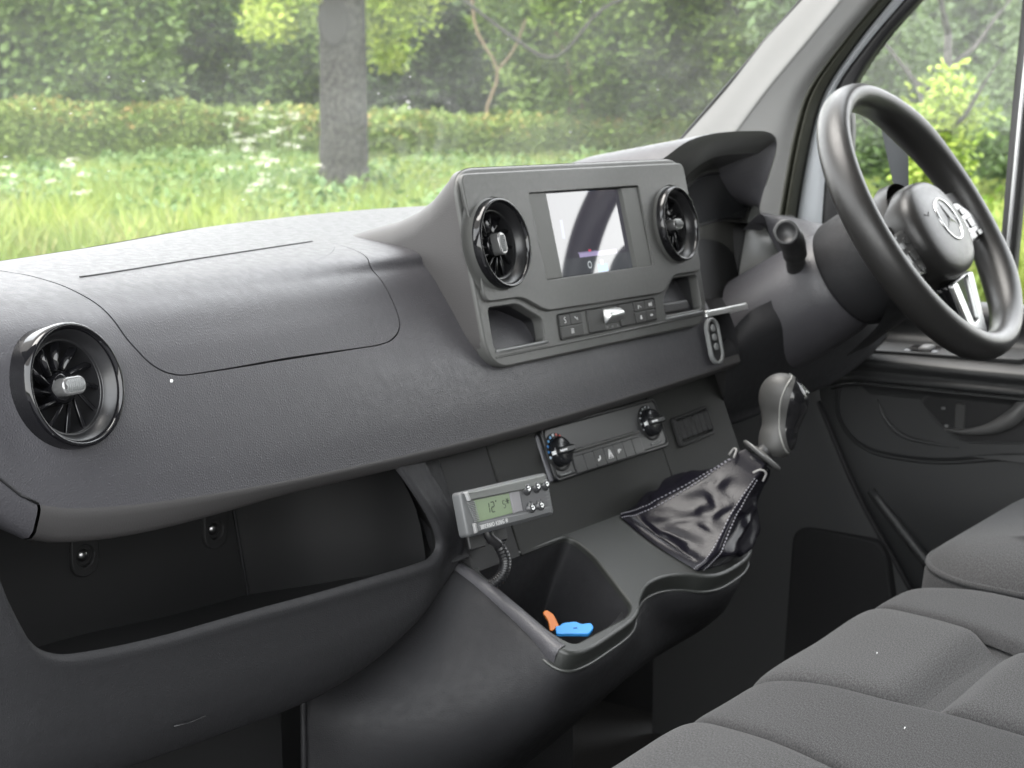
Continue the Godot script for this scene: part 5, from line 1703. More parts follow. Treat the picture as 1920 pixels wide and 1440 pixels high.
# ---------------------------------------------------------------- gear lever
func gear_lever() -> void:
	var g := thing("gear_lever", "gear lever with a grey leather knob and a creased black gaiter", "gear lever", Vector3(0.08, 1.15, 0.10))
	var base := [Vector3(0.019, 1.1715, 0.046), Vector3(0.006, 1.1275, 0.153), Vector3(0.122, 1.1275, 0.152), Vector3(0.160, 1.172, 0.046)]
	var axis := Vector3(0.0625, 0.105, 0.062).normalized()
	var topc := Vector3(0.132, 1.2135, 0.147)
	var sx := axis.cross(Vector3.BACK).normalized()
	var sy := sx.cross(axis)
	var n := FastNoiseLite.new()
	n.seed = 9
	n.frequency = 17.0
	n.fractal_octaves = 3
	# corner paths bow like soft leather; the faces between them sag and crease
	var topcorn := []
	for k in 4:
		var d: Vector3 = (base[k] - Vector3(0.077, 1.15, 0.1))
		d = (d - axis * d.dot(axis)).normalized()
		topcorn.append(topc + d * (0.027 if k != 2 else 0.025))
	var rings := []
	var seams := [[], [], [], []]
	var m := 44
	for i in m + 1:
		var f := float(i) / m
		var r := []
		var cs := []
		for k in 4:
			var b: Vector3 = base[k]
			var mid: Vector3 = b.lerp(topcorn[k], 0.26) + Vector3(0, [-0.010, 0.0, 0.004, 0.012][k], 0) + (b - Vector3(0.077, 1.15, 0.1)) * [0.05, 0.16, 0.16, 0.0][k]
			var mid2: Vector3 = b.lerp(topcorn[k], 0.62) + Vector3(0, [-0.006, 0.0, 0.006, 0.012][k], 0)
			cs.append(cr3([b, mid, mid2, topcorn[k]], f * 3.0))
			seams[k].append(cs[k])
		var cen: Vector3 = (cs[0] + cs[1] + cs[2] + cs[3]) / 4.0
		for k in 4:
			for j in 20:
				var u := j / 20.0
				var a: Vector3 = cs[k]
				var b: Vector3 = cs[(k + 1) % 4]
				var p := a.lerp(b, u)
				var e := sin(u * PI)
				var out_ := (p - cen).normalized()
				var w := n.get_noise_3d(p.x * 0.7 + k, p.y * 0.7, p.z * 0.7)
				var fold := 0.5 + 0.5 * cos(TAU * (f * 2.5 + (0.55 if k == 0 else -0.4) * u + 0.9 * w + 0.3 * k))
				fold = pow(fold, 1.6)
				var cross_ := 0.5 + 0.5 * cos(TAU * (u * 1.3 - f * 1.5 + 0.8 * w))
				var amp := e * sin(clampf(f * 1.1, 0, 1) * PI)
				p += out_ * (0.007 * e * (1.0 - f) + amp * (0.0085 * fold + 0.004 * cross_ * cross_ - 0.002 + 0.003 * w))
				if k == 0: p += out_ * (-0.006 * amp)
				if k == 3: p += out_ * 0.010 * amp
				if f < 0.22 and k == 0: p += Vector3(0, 0.003, 0) * e * sin(f / 0.22 * TAU)
				r.append(p)
		rings.append(r)
	var st := st_new()
	loft(st, rings, true)
	# gathered mouth
	var mouth := []
	for i in 4:
		var r := []
		for p in rings[-1]:
			var q: Vector3 = p + axis * 0.006 * i
			r.append(q + (topc + axis * 0.02 - q) * (0.05 * i * i * 0.5))
		mouth.append(r)
	loft(st, mouth, true)
	var ga := put("gaiter", st, m_leather, g)
	for k in [0, 1]:
		var stitch := st_new()
		for side in [-1, 1]:
			for i in 36:
				var f0 := (i + 0.1) / 36.0 * m
				var f1 := (i + 0.72) / 36.0 * m
				var pts := []
				for f in [f0, (f0 + f1) / 2, f1]:
					var i0 := int(f)
					var ring = rings[mini(i0, m)]
					var ring2 = rings[mini(i0 + 1, m)]
					var idx: int = (k * 20 + side + (1 if side > 0 and k == 1 else 0) + 80) % 80
					var p: Vector3 = ring[idx].lerp(ring2[idx], f - i0)
					var cc := Vector3.ZERO
					for v in ring: cc += v
					cc /= ring.size()
					pts.append(p + (p - cc).normalized() * 0.0012)
				tube(stitch, pts, [0.0004, 0.0009, 0.0004], 5)
		var s := put("stitching", stitch, m_thread, ga)
	for k in [0, 1]:
		# pale raw ends of leather at the mouth
		st = st_new()
		var c0: Vector3 = topcorn[k] + axis * 0.002
		var dd: Vector3 = (topcorn[k] - topc).normalized()
		var tt := dd.cross(axis)
		tube(st, curve([c0 - tt * 0.008 + dd * 0.001, c0 - tt * 0.004 + axis * 0.009 + dd * 0.003, c0 + tt * 0.004 + axis * 0.008 + dd * 0.003, c0 + tt * 0.008 + dd * 0.001], 10), 0.0013, 6)
		put("raw_edge", st, mat(0.26, 0.255, 0.25, 0.8), ga)
	var xf := Transform3D(Basis(sx, sy, axis), topc)
	st = st_new()
	lathe(st, [Vector2(0.019, -0.01), Vector2(0.0175, 0.008), Vector2(0.0165, 0.016), Vector2(0.0120, 0.02), Vector2(0.0105, 0.034), Vector2(0.0100, 0.075)], 26, xf)
	put("shaft", st, mat(0.02, 0.02, 0.021, 0.4), g)
	st = st_new()
	lathe(st, [Vector2(0.011, 0.0225), Vector2(0.020, 0.0215), Vector2(0.0255, 0.0235), Vector2(0.0265, 0.0252), Vector2(0.0250, 0.0272), Vector2(0.018, 0.0262), Vector2(0.0115, 0.029)], 36, xf)
	put("collar", st, mat(0.11, 0.11, 0.108, 0.3), g)
	# knob: grey leather body, dark polished face towards the driver, badge disc
	var kb := Vector3(0.154, 1.233, 0.168)
	var ka := Vector3(0.241, 0.987, 0.068).normalized()
	var ks := ka.cross(Vector3.BACK).normalized()
	var kx := Transform3D(Basis(ks, ks.cross(ka) * -1.0, ka), kb)
	var FACE := -1.5
	var krings := []
	var prof := [[-0.002, 0.010, 0.011, 0.0], [0.004, 0.0165, 0.0175, 0.0], [0.012, 0.0195, 0.0205, 0.0008], [0.022, 0.0205, 0.0215, 0.0018], [0.032, 0.0185, 0.0210, 0.0018], [0.044, 0.0195, 0.0240, 0.0005], [0.056, 0.0225, 0.0280, -0.002], [0.068, 0.0235, 0.0285, -0.0045], [0.079, 0.0215, 0.0245, -0.0065], [0.087, 0.0160, 0.0175, -0.0080], [0.0915, 0.0085, 0.0090, -0.009], [0.093, 0.001, 0.001, -0.0095]]
	var c3 := []
	var r3 := []
	for q in prof:
		c3.append(Vector3(q[3], 0, q[0]))
		r3.append(Vector3(q[1], q[2], 0))
	var cc3 := curve(c3, 44)
	var rr3 := curve(r3, 44)
	for i in cc3.size():
		var r := []
		for k in 40:
			var a := TAU * k / 40
			r.append(kx * (cc3[i] + Vector3(cos(a) * rr3[i].x, sin(a) * rr3[i].y, 0)))
		krings.append(r)
	st = st_new()
	loft(st, krings, true)
	put("knob", st, m_knob, g)
	# seam lines and polished face
	st = st_new()
	var face := []
	for i in range(6, 40):
		var r := []
		for k in 17:
			var a := lerpf(-1.05, 1.05, k / 16.0) + FACE
			var w := sin(PI * (i - 6) / 33.0)
			a = FACE + (a - FACE) * pow(w, 0.5)
			r.append(kx * (cc3[i] + Vector3(cos(a) * rr3[i].x, sin(a) * rr3[i].y, 0) * (1.0 + 0.05 * pow(w, 0.6) * (1.0 - pow(absf(k - 8) / 8.0, 6.0)))))
		face.append(r)
	loft(st, face)
	put("polished_face", st, mat(0.008, 0.008, 0.009, 0.12), g)
	st = st_new()
	var line := []
	for i in range(4, 41):
		var w := sin(PI * (i - 4) / 37.0)
		var a := FACE - 1.38 * pow(w, 0.5)
		line.append(kx * (cc3[i] + Vector3(cos(a) * rr3[i].x, sin(a) * rr3[i].y, 0) * 1.01))
	tube(st, line, 0.0011, 6)
	put("seam", st, mat(0.2, 0.2, 0.19, 0.3), g)
	var bd := kx * Vector3(0.002, -0.0125, 0.0835)
	var bn := (kx.basis * Vector3(0.15, -0.55, 0.8)).normalized()
	var bs := bn.cross(Vector3.UP).normalized()
	var bx := Transform3D(Basis(bs, bn.cross(bs), bn), bd)
	st = st_new()
	lathe(st, [Vector2(0.0165, -0.004), Vector2(0.0165, 0.0012), Vector2(0.0155, 0.0026), Vector2(0.0142, 0.0020), Vector2(0.0, 0.0030)], 32, bx)
	put("badge", st, mat(0.30, 0.32, 0.31, 0.16, 0.7), g)
	st = st_new()
	for q in [[-0.005, 0.0], [0.0, 0.0], [0.005, 0.0]]:
		tube(st, [bx * Vector3(q[0], -0.006, 0.0029), bx * Vector3(q[0], 0.006, 0.0029)], 0.0005, 5)
	tube(st, [bx * Vector3(-0.005, 0, 0.003), bx * Vector3(0.005, 0, 0.003)], 0.0005, 5)
	put("shift_pattern", st, m_black, g)

# ---------------------------------------------------------------- steering wheel and column
func steering() -> void:
	var cen := Vector3(0.4832, 1.4852, 0.2072)
	var xf := frame(cen, 32.07, 8.0)
	var col := thing("steering_column", "dark steering column shroud with its round collar behind the wheel", "steering column", Vector3(0.483, 1.40, 0.08))
	var st := st_new()
	lathe(st, [Vector2(0.058, -0.026), Vector2(0.064, -0.030), Vector2(0.074, -0.045), Vector2(0.080, -0.07), Vector2(0.082, -0.095), Vector2(0.081, -0.118), Vector2(0.078, -0.124), Vector2(0.070, -0.126)], 56, Transform3D(xf.basis.scaled_local(Vector3(1, 0.92, 1)), xf * Vector3(0, -0.012, 0)))
	put("collar", st, m_plastic, col)
	st = st_new()
	lathe(st, [Vector2(0.066, -0.118), Vector2(0.074, -0.125), Vector2(0.079, -0.15), Vector2(0.083, -0.20), Vector2(0.085, -0.27)], 40, Transform3D(xf.basis.scaled_local(Vector3(1, 0.9, 1)), xf * Vector3(0, -0.012, 0)))
	put("shroud", st, m_dash, col)
	st = st_new()
	patch(st, [[xf * Vector3(-0.05, -0.055, -0.06), xf * Vector3(0.03, -0.072, -0.06), xf * Vector3(0.09, -0.055, -0.05)], [xf * Vector3(-0.055, -0.085, -0.10), xf * Vector3(0.03, -0.095, -0.075), xf * Vector3(0.115, -0.075, -0.055)], [xf * Vector3(-0.06, -0.10, -0.16), xf * Vector3(0.03, -0.105, -0.15), xf * Vector3(0.10, -0.085, -0.12)]], 14, 12)
	put("lower_shroud", st, m_plastic, col)
	var sk := thing("indicator_stalk", "thick black control stalk with a flat end cap beside the steering column", "stalk", Vector3(0.44, 1.41, 0.06))
	st = st_new()
	var path := curve([Vector3(0.455, 1.405, 0.045), Vector3(0.432, 1.412, 0.058), Vector3(0.415, 1.428, 0.066), Vector3(0.40, 1.445, 0.071), Vector3(0.375, 1.461, 0.078), Vector3(0.345, 1.472, 0.085)], 24)
	var rad := []
	for i in 25: rad.append([0.0125, 0.0115, 0.0125, 0.0155, 0.0165, 0.0155][mini(int(i / 4.2), 5)])
	tube(st, path, rad, 20)
	put("arm", st, m_rubber, sk)
	st = st_new()
	var e: Vector3 = path[-1]
	var dd := (Vector3(-0.83, 0.1, 0.4)).normalized()
	var sx := dd.cross(Vector3.UP).normalized()
	lathe(st, [Vector2(0.0158, -0.004), Vector2(0.0162, 0.004), Vector2(0.0150, 0.0062), Vector2(0.0118, 0.0066), Vector2(0.0108, 0.0045), Vector2(0.0, 0.0042)], 28, Transform3D(Basis(sx, dd.cross(sx), dd), e))
	put("end_cap", st, mat(0.03, 0.03, 0.031, 0.4), sk)
	st = st_new()
	lathe(st, [Vector2(0.0165, -0.012), Vector2(0.019, -0.004), Vector2(0.0175, 0.006), Vector2(0.013, 0.012)], 24, Transform3D(Basis(sx, dd.cross(sx), dd), path[3]))
	put("boot", st, m_rubber, sk)

	var w := thing("steering_wheel", "black three spoke steering wheel with a star emblem and silver lower spoke", "steering wheel", cen)
	st = st_new()
	var R := 0.1805
	for i in 1: pass
	var rings := []
	for i in 121:
		var a := TAU * i / 120
		var c := Vector3(cos(a), sin(a), 0)
		# thumb grips swell a little on both sides
		var g := 1.0 + 0.13 * exp(-pow((absf(absf(a - PI) - PI * 0.5 - 0.9)) / 0.3, 2.0))
		var r := []
		for k in 24:
			var b := TAU * k / 24
			r.append(xf * (c * (R + cos(b) * 0.0165 * g) + Vector3(0, 0, sin(b) * 0.0225 * g)))
		rings.append(r)
	loft(st, rings, true)
	var SEAM := 0.33
	var rim := put("rim", st, m_wheel, w)
	for a in [SEAM, -0.95]:
		st = st_new()
		var loop := []
		for k in 25:
			var b := TAU * k / 24
			loop.append(xf * (Vector3(cos(a), sin(a), 0) * (R + cos(b) * 0.0167) + Vector3(0, 0, sin(b) * 0.0229)))
		tube(st, loop, 0.0006, 5)
		put("rim_seam", st, m_black, rim)
	# hub pad, domed, on a deep drum
	st = st_new()
	var hub := []
	for q in [[-0.055, 0.93, -0.004], [-0.020, 0.99, -0.002], [-0.004, 1.0, 0.0], [0.006, 0.99, 0.0], [0.013, 0.965, 0.0], [0.018, 0.92, 0.0], [0.022, 0.84, 0.0], [0.026, 0.68, 0.0], [0.0285, 0.42, 0.0], [0.0295, 0.1, 0.0]]:
		var r := []
		for k in 64:
			var a := TAU * k / 64
			var rx := 0.081
			var ry := 0.0665
			var n := 2.5
			var rr := pow(pow(absf(cos(a)) / rx, n) + pow(absf(sin(a)) / ry, n), -1.0 / n)
			var taper := 1.0 - 0.12 * smoothstep(0.0, 1.0, -sin(a)) * absf(cos(a))
			r.append(xf * Vector3(cos(a) * rr * q[1] * taper, sin(a) * rr * q[1] - 0.019 + q[2], q[0]))
		hub.append(r)
	loft(st, hub, true, false, true)
	var pad := put("hub_pad", st, m_wheel, w)
	st = st_new()
	lathe(st, [Vector2(0.075, -0.010), Vector2(0.078, -0.026), Vector2(0.068, -0.045), Vector2(0.05, -0.05)], 48, at(xf, 0, -0.016, 0))
	put("hub_drum", st, m_wheel, w)
	var ex := at(xf, 0, -0.0155, 0.0285)
	st = st_new()
	lathe(st, [Vector2(0.0305, -0.002), Vector2(0.0302, 0.0012), Vector2(0.0288, 0.0022), Vector2(0.0272, 0.0012), Vector2(0.0268, -0.001)], 48, ex)
	put("emblem_ring", st, m_chrome, pad)
	st = st_new()
	slab(st, disc(0.0272, 40), -0.002, 0.0002, 0.0002, ex)
	put("emblem_ground", st, mat(0.10, 0.10, 0.10, 0.35), pad)
	st = st_new()
	for k in 3:
		var a := PI / 2 + TAU * k / 3
		var tip := Vector3(cos(a), sin(a), 0) * 0.0272
		var s := Vector3(-sin(a), cos(a), 0)
		var root := Vector3.ZERO
		var top_ := Vector3(0, 0, 0.0035)
		var v1 := Vector3(cos(a + PI / 3), sin(a + PI / 3), 0) * 0.0052
		var v2 := Vector3(cos(a - PI / 3), sin(a - PI / 3), 0) * 0.0052
		st.set_smooth_group(-1)
		tri(st, ex * tip, ex * v1, ex * top_)
		tri(st, ex * tip, ex * top_, ex * v2)
	put("star", st, m_chrome, pad)
	st = st_new()
	tube(st, [xf * Vector3(-0.056, 0.004, 0.0245), xf * Vector3(-0.050, -0.0005, 0.0262), xf * Vector3(-0.0445, 0.004, 0.0272)], 0.0008, 5)
	put("horn_mark", st, m_black, pad)
	letters("airbag_lettering", "AIRBAG", 0.0045, xf * Transform3D(Basis(Vector3.RIGHT, 0.35), Vector3(0.002, -0.0660, 0.0243)), mat(0.05, 0.05, 0.05, 0.6), pad)
	# side spokes with glossy button pods
	for s in [1.0, -1.0]:
		st = st_new()
		var sx_ := xf
		if s < 0: xf = at(xf, 0, -0.006, -0.016)
		patch(st, [[xf * Vector3(0.055 * s, 0.020, 0.004), xf * Vector3(0.11 * s, 0.016, 0.0), xf * Vector3(0.172 * s, 0.012, 0.0)], [xf * Vector3(0.055 * s, -0.016, 0.012), xf * Vector3(0.11 * s, -0.018, 0.006), xf * Vector3(0.174 * s, -0.02, 0.002)], [xf * Vector3(0.055 * s, -0.058, 0.004), xf * Vector3(0.11 * s, -0.058, 0.0), xf * Vector3(0.170 * s, -0.060, 0.0)]], 12, 12)
		patch(st, [[xf * Vector3(0.055 * s, 0.020, 0.004), xf * Vector3(0.11 * s, 0.016, 0.0), xf * Vector3(0.172 * s, 0.012, 0.0)], [xf * Vector3(0.055 * s, -0.016, -0.02), xf * Vector3(0.11 * s, -0.018, -0.014), xf * Vector3(0.174 * s, -0.02, -0.008)], [xf * Vector3(0.055 * s, -0.058, 0.004), xf * Vector3(0.11 * s, -0.058, 0.0), xf * Vector3(0.170 * s, -0.060, 0.0)]], 12, 8)
		put("side_spoke", st, m_wheel, w)
		xf = sx_
		st = st_new()
		var pod := rounded([Vector2(0.070 * s, 0.013), Vector2(0.118 * s, 0.010), Vector2(0.158 * s, -0.022), Vector2(0.150 * s, -0.044), Vector2(0.078 * s, -0.050)], 0.010, 5)
		var px := at(xf, 0, -0.010, -0.006 if s > 0 else -0.016)
		slab(st, pod, 0.002, 0.0165, 0.003, px)
		var po := put("button_pod", st, mat(0.05, 0.05, 0.05, 0.12), w)
		for q in [[0.088, -0.002, 0.020, 0.010], [0.114, -0.006, 0.018, 0.010], [0.092, -0.022, 0.026, 0.014], [0.122, -0.024, 0.020, 0.014], [0.092, -0.040, 0.018, 0.010], [0.132, -0.041, 0.018, 0.008]]:
			st = st_new()
			slab(st, rrect(q[2], q[3], 0.003, 4, Vector2(q[0] * s, q[1])), 0.014, 0.0182, 0.001, px)
			put("button", st, mat(0.03, 0.03, 0.03, 0.18), po)
	# silver forked lower spoke over a black one
	st = st_new()
	var lean := Transform3D(Basis(Vector3.RIGHT, 0.24), Vector3(0, -0.092, 0.001))
	var lx := xf * lean
	slab(st, rounded([Vector2(-0.054, 0.006), Vector2(0.054, 0.006), Vector2(0.034, -0.079), Vector2(-0.034, -0.079)], 0.008, 5), -0.016, -0.0006, 0.003, lx)
	put("lower_spoke", st, m_gloss, w)
	st = st_new()
	var fork := rounded([Vector2(-0.046, 0.004), Vector2(-0.024, 0.004), Vector2(-0.0095, -0.054), Vector2(0.0095, -0.054), Vector2(0.024, 0.004), Vector2(0.046, 0.004), Vector2(0.027, -0.0775), Vector2(-0.027, -0.0775)], 0.005, 5)
	slab(st, fork, -0.002, 0.0032, 0.0014, lx)
	put("silver_trim", st, m_silver, w)

# ---------------------------------------------------------------- driver's door
func driver_door() -> void:
	var d := thing("driver_door", "driver door with silver grey armrest, pull handle recess and tall window", "door", Vector3(0.85, 0.7, -0.1))
	var st := st_new()
	# inner face swept along the door: (x, y) profile, front edge curving down
	var prof := [Vector2(0.865, 1.345), Vector2(0.840, 1.343), Vector2(0.826, 1.337), Vector2(0.822, 1.325), Vector2(0.828, 1.309), Vector2(0.832, 1.298), Vector2(0.826, 1.287), Vector2(0.815, 1.283)]
	var shelf := [Vector2(0.815, 1.283), Vector2(0.795, 1.280), Vector2(0.768, 1.270), Vector2(0.752, 1.262), Vector2(0.746, 1.255), Vector2(0.750, 1.248), Vector2(0.757, 1.244), Vector2(0.758, 1.240), Vector2(0.752, 1.236), Vector2(0.750, 1.231), Vector2(0.756, 1.2265), Vector2(0.768, 1.2250)]
	var lowp := [Vector2(0.768, 1.2235), Vector2(0.764, 1.2215), Vector2(0.766, 1.2185), Vector2(0.785, 1.217), Vector2(0.792, 1.20), Vector2(0.795, 1.16), Vector2(0.792, 1.125)]
	for q in [["upper_trim", prof, m_door2()], ["armrest", shelf, m_arm()], ["centre_trim", lowp, m_door]]:
		var rows := []
		for i in 31:
			var f := i / 30.0
			var z := lerpf(-0.05, 0.98, f)
			var r := []
			for p in q[1]:
				var drop := 0.03 * pow(1.0 - smoothstep(-0.05, 0.03, z), 2.0)
				r.append(Vector3(p.x + drop * 1.2, p.y - drop * 0.6 - 0.004 * f, z))
			rows.append(r)
		st = st_new()
		loft(st, rows)
		put(q[0], st, q[2], d)
	# switch plate with its window switch
	var sx := Transform3D(Basis(Vector3(0, 0.02, 1).normalized(), Vector3(0.93, 0.36, 0).normalized(), Vector3(-0.36, 0.93, 0).normalized()), Vector3(0.782, 1.2765, 0.13))
	st = st_new()
	slab(st, rrect(0.245, 0.030, 0.013, 6, Vector2(0.005, 0.0)), -0.004, 0.0032, 0.001, sx)
	var sp := put("switch_plate", st, m_arm(), d)
	st = st_new()
	slab(st, rounded([Vector2(-0.055, -0.010), Vector2(-0.004, -0.010), Vector2(0.002, 0.010), Vector2(-0.045, 0.010)], 0.002), 0.001, 0.0038, 0.0004, sx)
	put("switch_well", st, m_gloss, sp)
	st = st_new()
	slab(st, rounded([Vector2(-0.034, -0.008), Vector2(-0.016, -0.008), Vector2(-0.010, 0.008), Vector2(-0.028, 0.008)], 0.004), 0.002, 0.0085, 0.003, sx)
	put("window_switch", st, mat(0.2, 0.2, 0.2, 0.3), sp)
	# main dark panel with a raised, rounded field
	st = st_new()
	var rows := []
	for i in 31:
		var z := lerpf(-0.16, 0.98, i / 30.0)
		rows.append([Vector3(0.812, 1.225, z), Vector3(0.806, 1.20, z), Vector3(0.804, 1.12, z), Vector3(0.804, 1.04, z), Vector3(0.815, 0.98, z), Vector3(0.83, 0.90, z), Vector3(0.835, 0.78, z), Vector3(0.83, 0.66, z)])
	patch(st, rows, 20, 30)
	put("door_panel", st, m_door, d)
	var fx := Transform3D(Basis(Vector3(0, 0, 1), Vector3(0, 1, 0), Vector3(-1, 0, 0)), Vector3(0.806, 0, 0))
	var field := []
	for q in [Vector2(-0.028, 1.222), Vector2(-0.036, 1.195), Vector2(-0.034, 1.165), Vector2(-0.020, 1.140), Vector2(0.006, 1.120), Vector2(0.045, 1.1105), Vector2(0.13, 1.111), Vector2(0.252, 1.132), Vector2(0.45, 1.15), Vector2(0.7, 1.155), Vector2(0.97, 1.155)]: field.append(Vector3(q.x, q.y, 0))
	var fo := PackedVector2Array()
	for v in curve(field, 60): fo.append(Vector2(v.x, v.y))
	fo.append(Vector2(0.97, 1.222))
	fo = orient(fo)
	st = st_new()
	slab(st, inset(fo, -0.0075), -0.004, 0.0055, 0.004, fx)
	put("field_border", st, m_door, d)
	st = st_new()
	slab(st, inset(fo, -0.0015), -0.004, 0.0058, 0.0002, fx)
	put("field_gap", st, m_black, d)
	st = st_new()
	slab(st, fo, -0.004, 0.0145, 0.006, fx)
	put("raised_field", st, m_door, d)
	st = st_new()
	tube(st, curve([Vector3(0.7915, 1.195, 0.03), Vector3(0.791, 1.165, 0.045), Vector3(0.7905, 1.143, 0.075), Vector3(0.7905, 1.137, 0.12), Vector3(0.791, 1.135, 0.16)], 20), [0.001, 0.002, 0.0026, 0.003, 0.0032, 0.0034, 0.0036, 0.0036, 0.0036, 0.0036, 0.0036, 0.0034, 0.0032, 0.003, 0.0028, 0.0026, 0.0022, 0.0018, 0.0014, 0.001, 0.0006], 8)
	put("swage", st, m_door, d)
	st = st_new()
	tube(st, curve([Vector3(0.806, 1.05, 0.02), Vector3(0.80, 1.0, 0.07), Vector3(0.797, 0.95, 0.12), Vector3(0.80, 0.90, 0.17)], 12), 0.008, 8)
	put("pocket_edge", st, m_door, d)
	# pull recess and handle
	var hx := Transform3D(Basis(Vector3(0, 0, 1), Vector3(0, 1, 0), Vector3(-1, 0, 0)), Vector3(0.7905, 0, 0))
	var rec := rounded([Vector2(0.100, 1.199), Vector2(0.118, 1.2105), Vector2(0.36, 1.2130), Vector2(0.34, 1.165), Vector2(0.24, 1.1535), Vector2(0.168, 1.146), Vector2(0.138, 1.162)], 0.014, 6)
	st = st_new()
	plate(st, inset(orient(rec), -0.0035), [rec], -0.006, 0.0022, 0.0012, hx)
	put("recess_rim", st, m_door, d)
	st = st_new()
	slab(st, rec, -0.006, 0.0016, 0.0003, hx)
	put("recess", st, m_black, d)
	st = st_new()
	slab(st, rrect(0.016, 0.040, 0.004, 4, Vector2(0.160, 1.182)), 0.0012, 0.005, 0.002, hx)
	put("lock_tab", st, mat(0.05, 0.05, 0.05, 0.4), d)
	for q in [[0.134, 1.192], [0.140, 1.166]]:
		st = st_new()
		slab(st, rrect(0.006, 0.004, 0.001, 2, Vector2(q[0], q[1])), 0.0012, 0.003, 0.0005, hx)
		put("lock_mark", st, m_grey, d)
	st = st_new()
	var h0 := []
	for i in 21:
		var f := i / 20.0
		var p: Vector3 = cr3([Vector3(0.788, 1.1605, 0.138), Vector3(0.775, 1.1625, 0.17), Vector3(0.768, 1.173, 0.21), Vector3(0.768, 1.192, 0.24), Vector3(0.772, 1.214, 0.262), Vector3(0.776, 1.222, 0.30)], f * 5.0)
		var w := 0.003 + 0.010 * smoothstep(0.0, 0.7, f)
		h0.append([p + Vector3(0.012, w * 0.5, -w * 0.4), p + Vector3(0.0, w * 0.75, -w * 0.4), p + Vector3(-0.003, 0, 0), p + Vector3(0.002, -w * 0.9, w * 0.6), p + Vector3(0.012, -w * 0.6, w * 0.4)])
	loft(st, h0, true)
	put("pull_handle", st, mat(0.10, 0.10, 0.10, 0.32), d)
	# upright bar in the window with its white strip, frame to the rear and above
	st = st_new()
	loft(st, [[Vector3(0.865, 1.335, 0.179), Vector3(0.852, 1.335, 0.183), Vector3(0.852, 1.335, 0.204), Vector3(0.866, 1.335, 0.207), Vector3(0.885, 1.335, 0.19)], [Vector3(0.865, 1.62, 0.1895), Vector3(0.852, 1.62, 0.193), Vector3(0.852, 1.62, 0.217), Vector3(0.866, 1.62, 0.22), Vector3(0.885, 1.62, 0.20)], [Vector3(0.865, 2.05, 0.211), Vector3(0.852, 2.05, 0.215), Vector3(0.852, 2.05, 0.243), Vector3(0.866, 2.05, 0.246), Vector3(0.885, 2.05, 0.225)]], true)
	put("window_bar", st, m_seal2(), d)
	st = st_new()
	tube(st, [Vector3(0.8515, 1.40, 0.1965), Vector3(0.8515, 1.62, 0.2065), Vector3(0.8515, 2.04, 0.231)], 0.0032, 8)
	put("white_strip", st, m_white, d)
	st = st_new()
	loft(st, [[Vector3(0.86, 1.335, 0.93), Vector3(0.85, 1.335, 0.96), Vector3(0.86, 1.335, 1.0), Vector3(0.89, 1.335, 0.97)], [Vector3(0.86, 2.06, 0.93), Vector3(0.85, 2.06, 0.96), Vector3(0.86, 2.06, 1.0), Vector3(0.89, 2.06, 0.97)]], true)
	loft(st, [[Vector3(0.86, 2.03, 0.2), Vector3(0.85, 2.05, 0.2), Vector3(0.86, 2.08, 0.2), Vector3(0.89, 2.06, 0.2)], [Vector3(0.86, 2.03, 0.98), Vector3(0.85, 2.05, 0.98), Vector3(0.86, 2.08, 0.98), Vector3(0.89, 2.06, 0.98)]], true)
	put("window_surround", st, m_black, d)
	# slim dividing bar low at the front of the window
	st = st_new()
	loft(st, [[Vector3(0.870, 1.60, -0.012), Vector3(0.866, 1.60, 0.004), Vector3(0.872, 1.60, 0.024)], [Vector3(0.870, 1.555, 0.0), Vector3(0.866, 1.555, 0.015), Vector3(0.872, 1.555, 0.033)], [Vector3(0.870, 1.515, 0.011), Vector3(0.866, 1.515, 0.022), Vector3(0.872, 1.515, 0.035)], [Vector3(0.870, 1.345, 0.03), Vector3(0.866, 1.345, 0.036), Vector3(0.872, 1.345, 0.045)]])
	put("mirror_bar", st, mat(0.04, 0.045, 0.05, 0.5), d)
	st = st_new()
	loft(st, [[Vector3(0.874, 1.335, -0.09), Vector3(0.874, 1.335, 0.95)], [Vector3(0.876, 1.66, -0.09), Vector3(0.876, 1.66, 0.95)], [Vector3(0.874, 2.06, 0.25), Vector3(0.874, 2.06, 0.95)]])
	put("window_glass", st, m_glass, d)
	st = st_new()
	box(st, Vector3(0.90, 1.0, 0.45), Vector3(0.03, 0.66, 1.1), 0.01)
	put("outer_skin", st, m_paint, d)

func m_door2() -> Material:
	return grain(mat(0.034, 0.035, 0.036, 0.5), m_plastic.heightmap_texture, 12.0, 0.006)
func m_arm() -> Material:
	return grain(mat(0.034, 0.035, 0.036, 0.45), m_plastic.heightmap_texture, 12.0, 0.004)
func m_seal2() -> Material:
	return mat(0.025, 0.025, 0.025, 0.5)

# ---------------------------------------------------------------- seats
const SEAT_Z := [0.306, 0.303, 0.306, 0.317, 0.338, 0.372, 0.42, 0.50, 0.65, 0.80, 0.98]
const SEAT_Y := [0.86, 1.03, 1.066, 1.0865, 1.0980, 1.1025, 1.1035, 1.100, 1.092, 1.085, 1.082]

func seat_line(s: float) -> Vector3:
	var p := []
	for i in SEAT_Z.size(): p.append(Vector3(0, SEAT_Y[i], SEAT_Z[i]))
	return cr3(p, s)

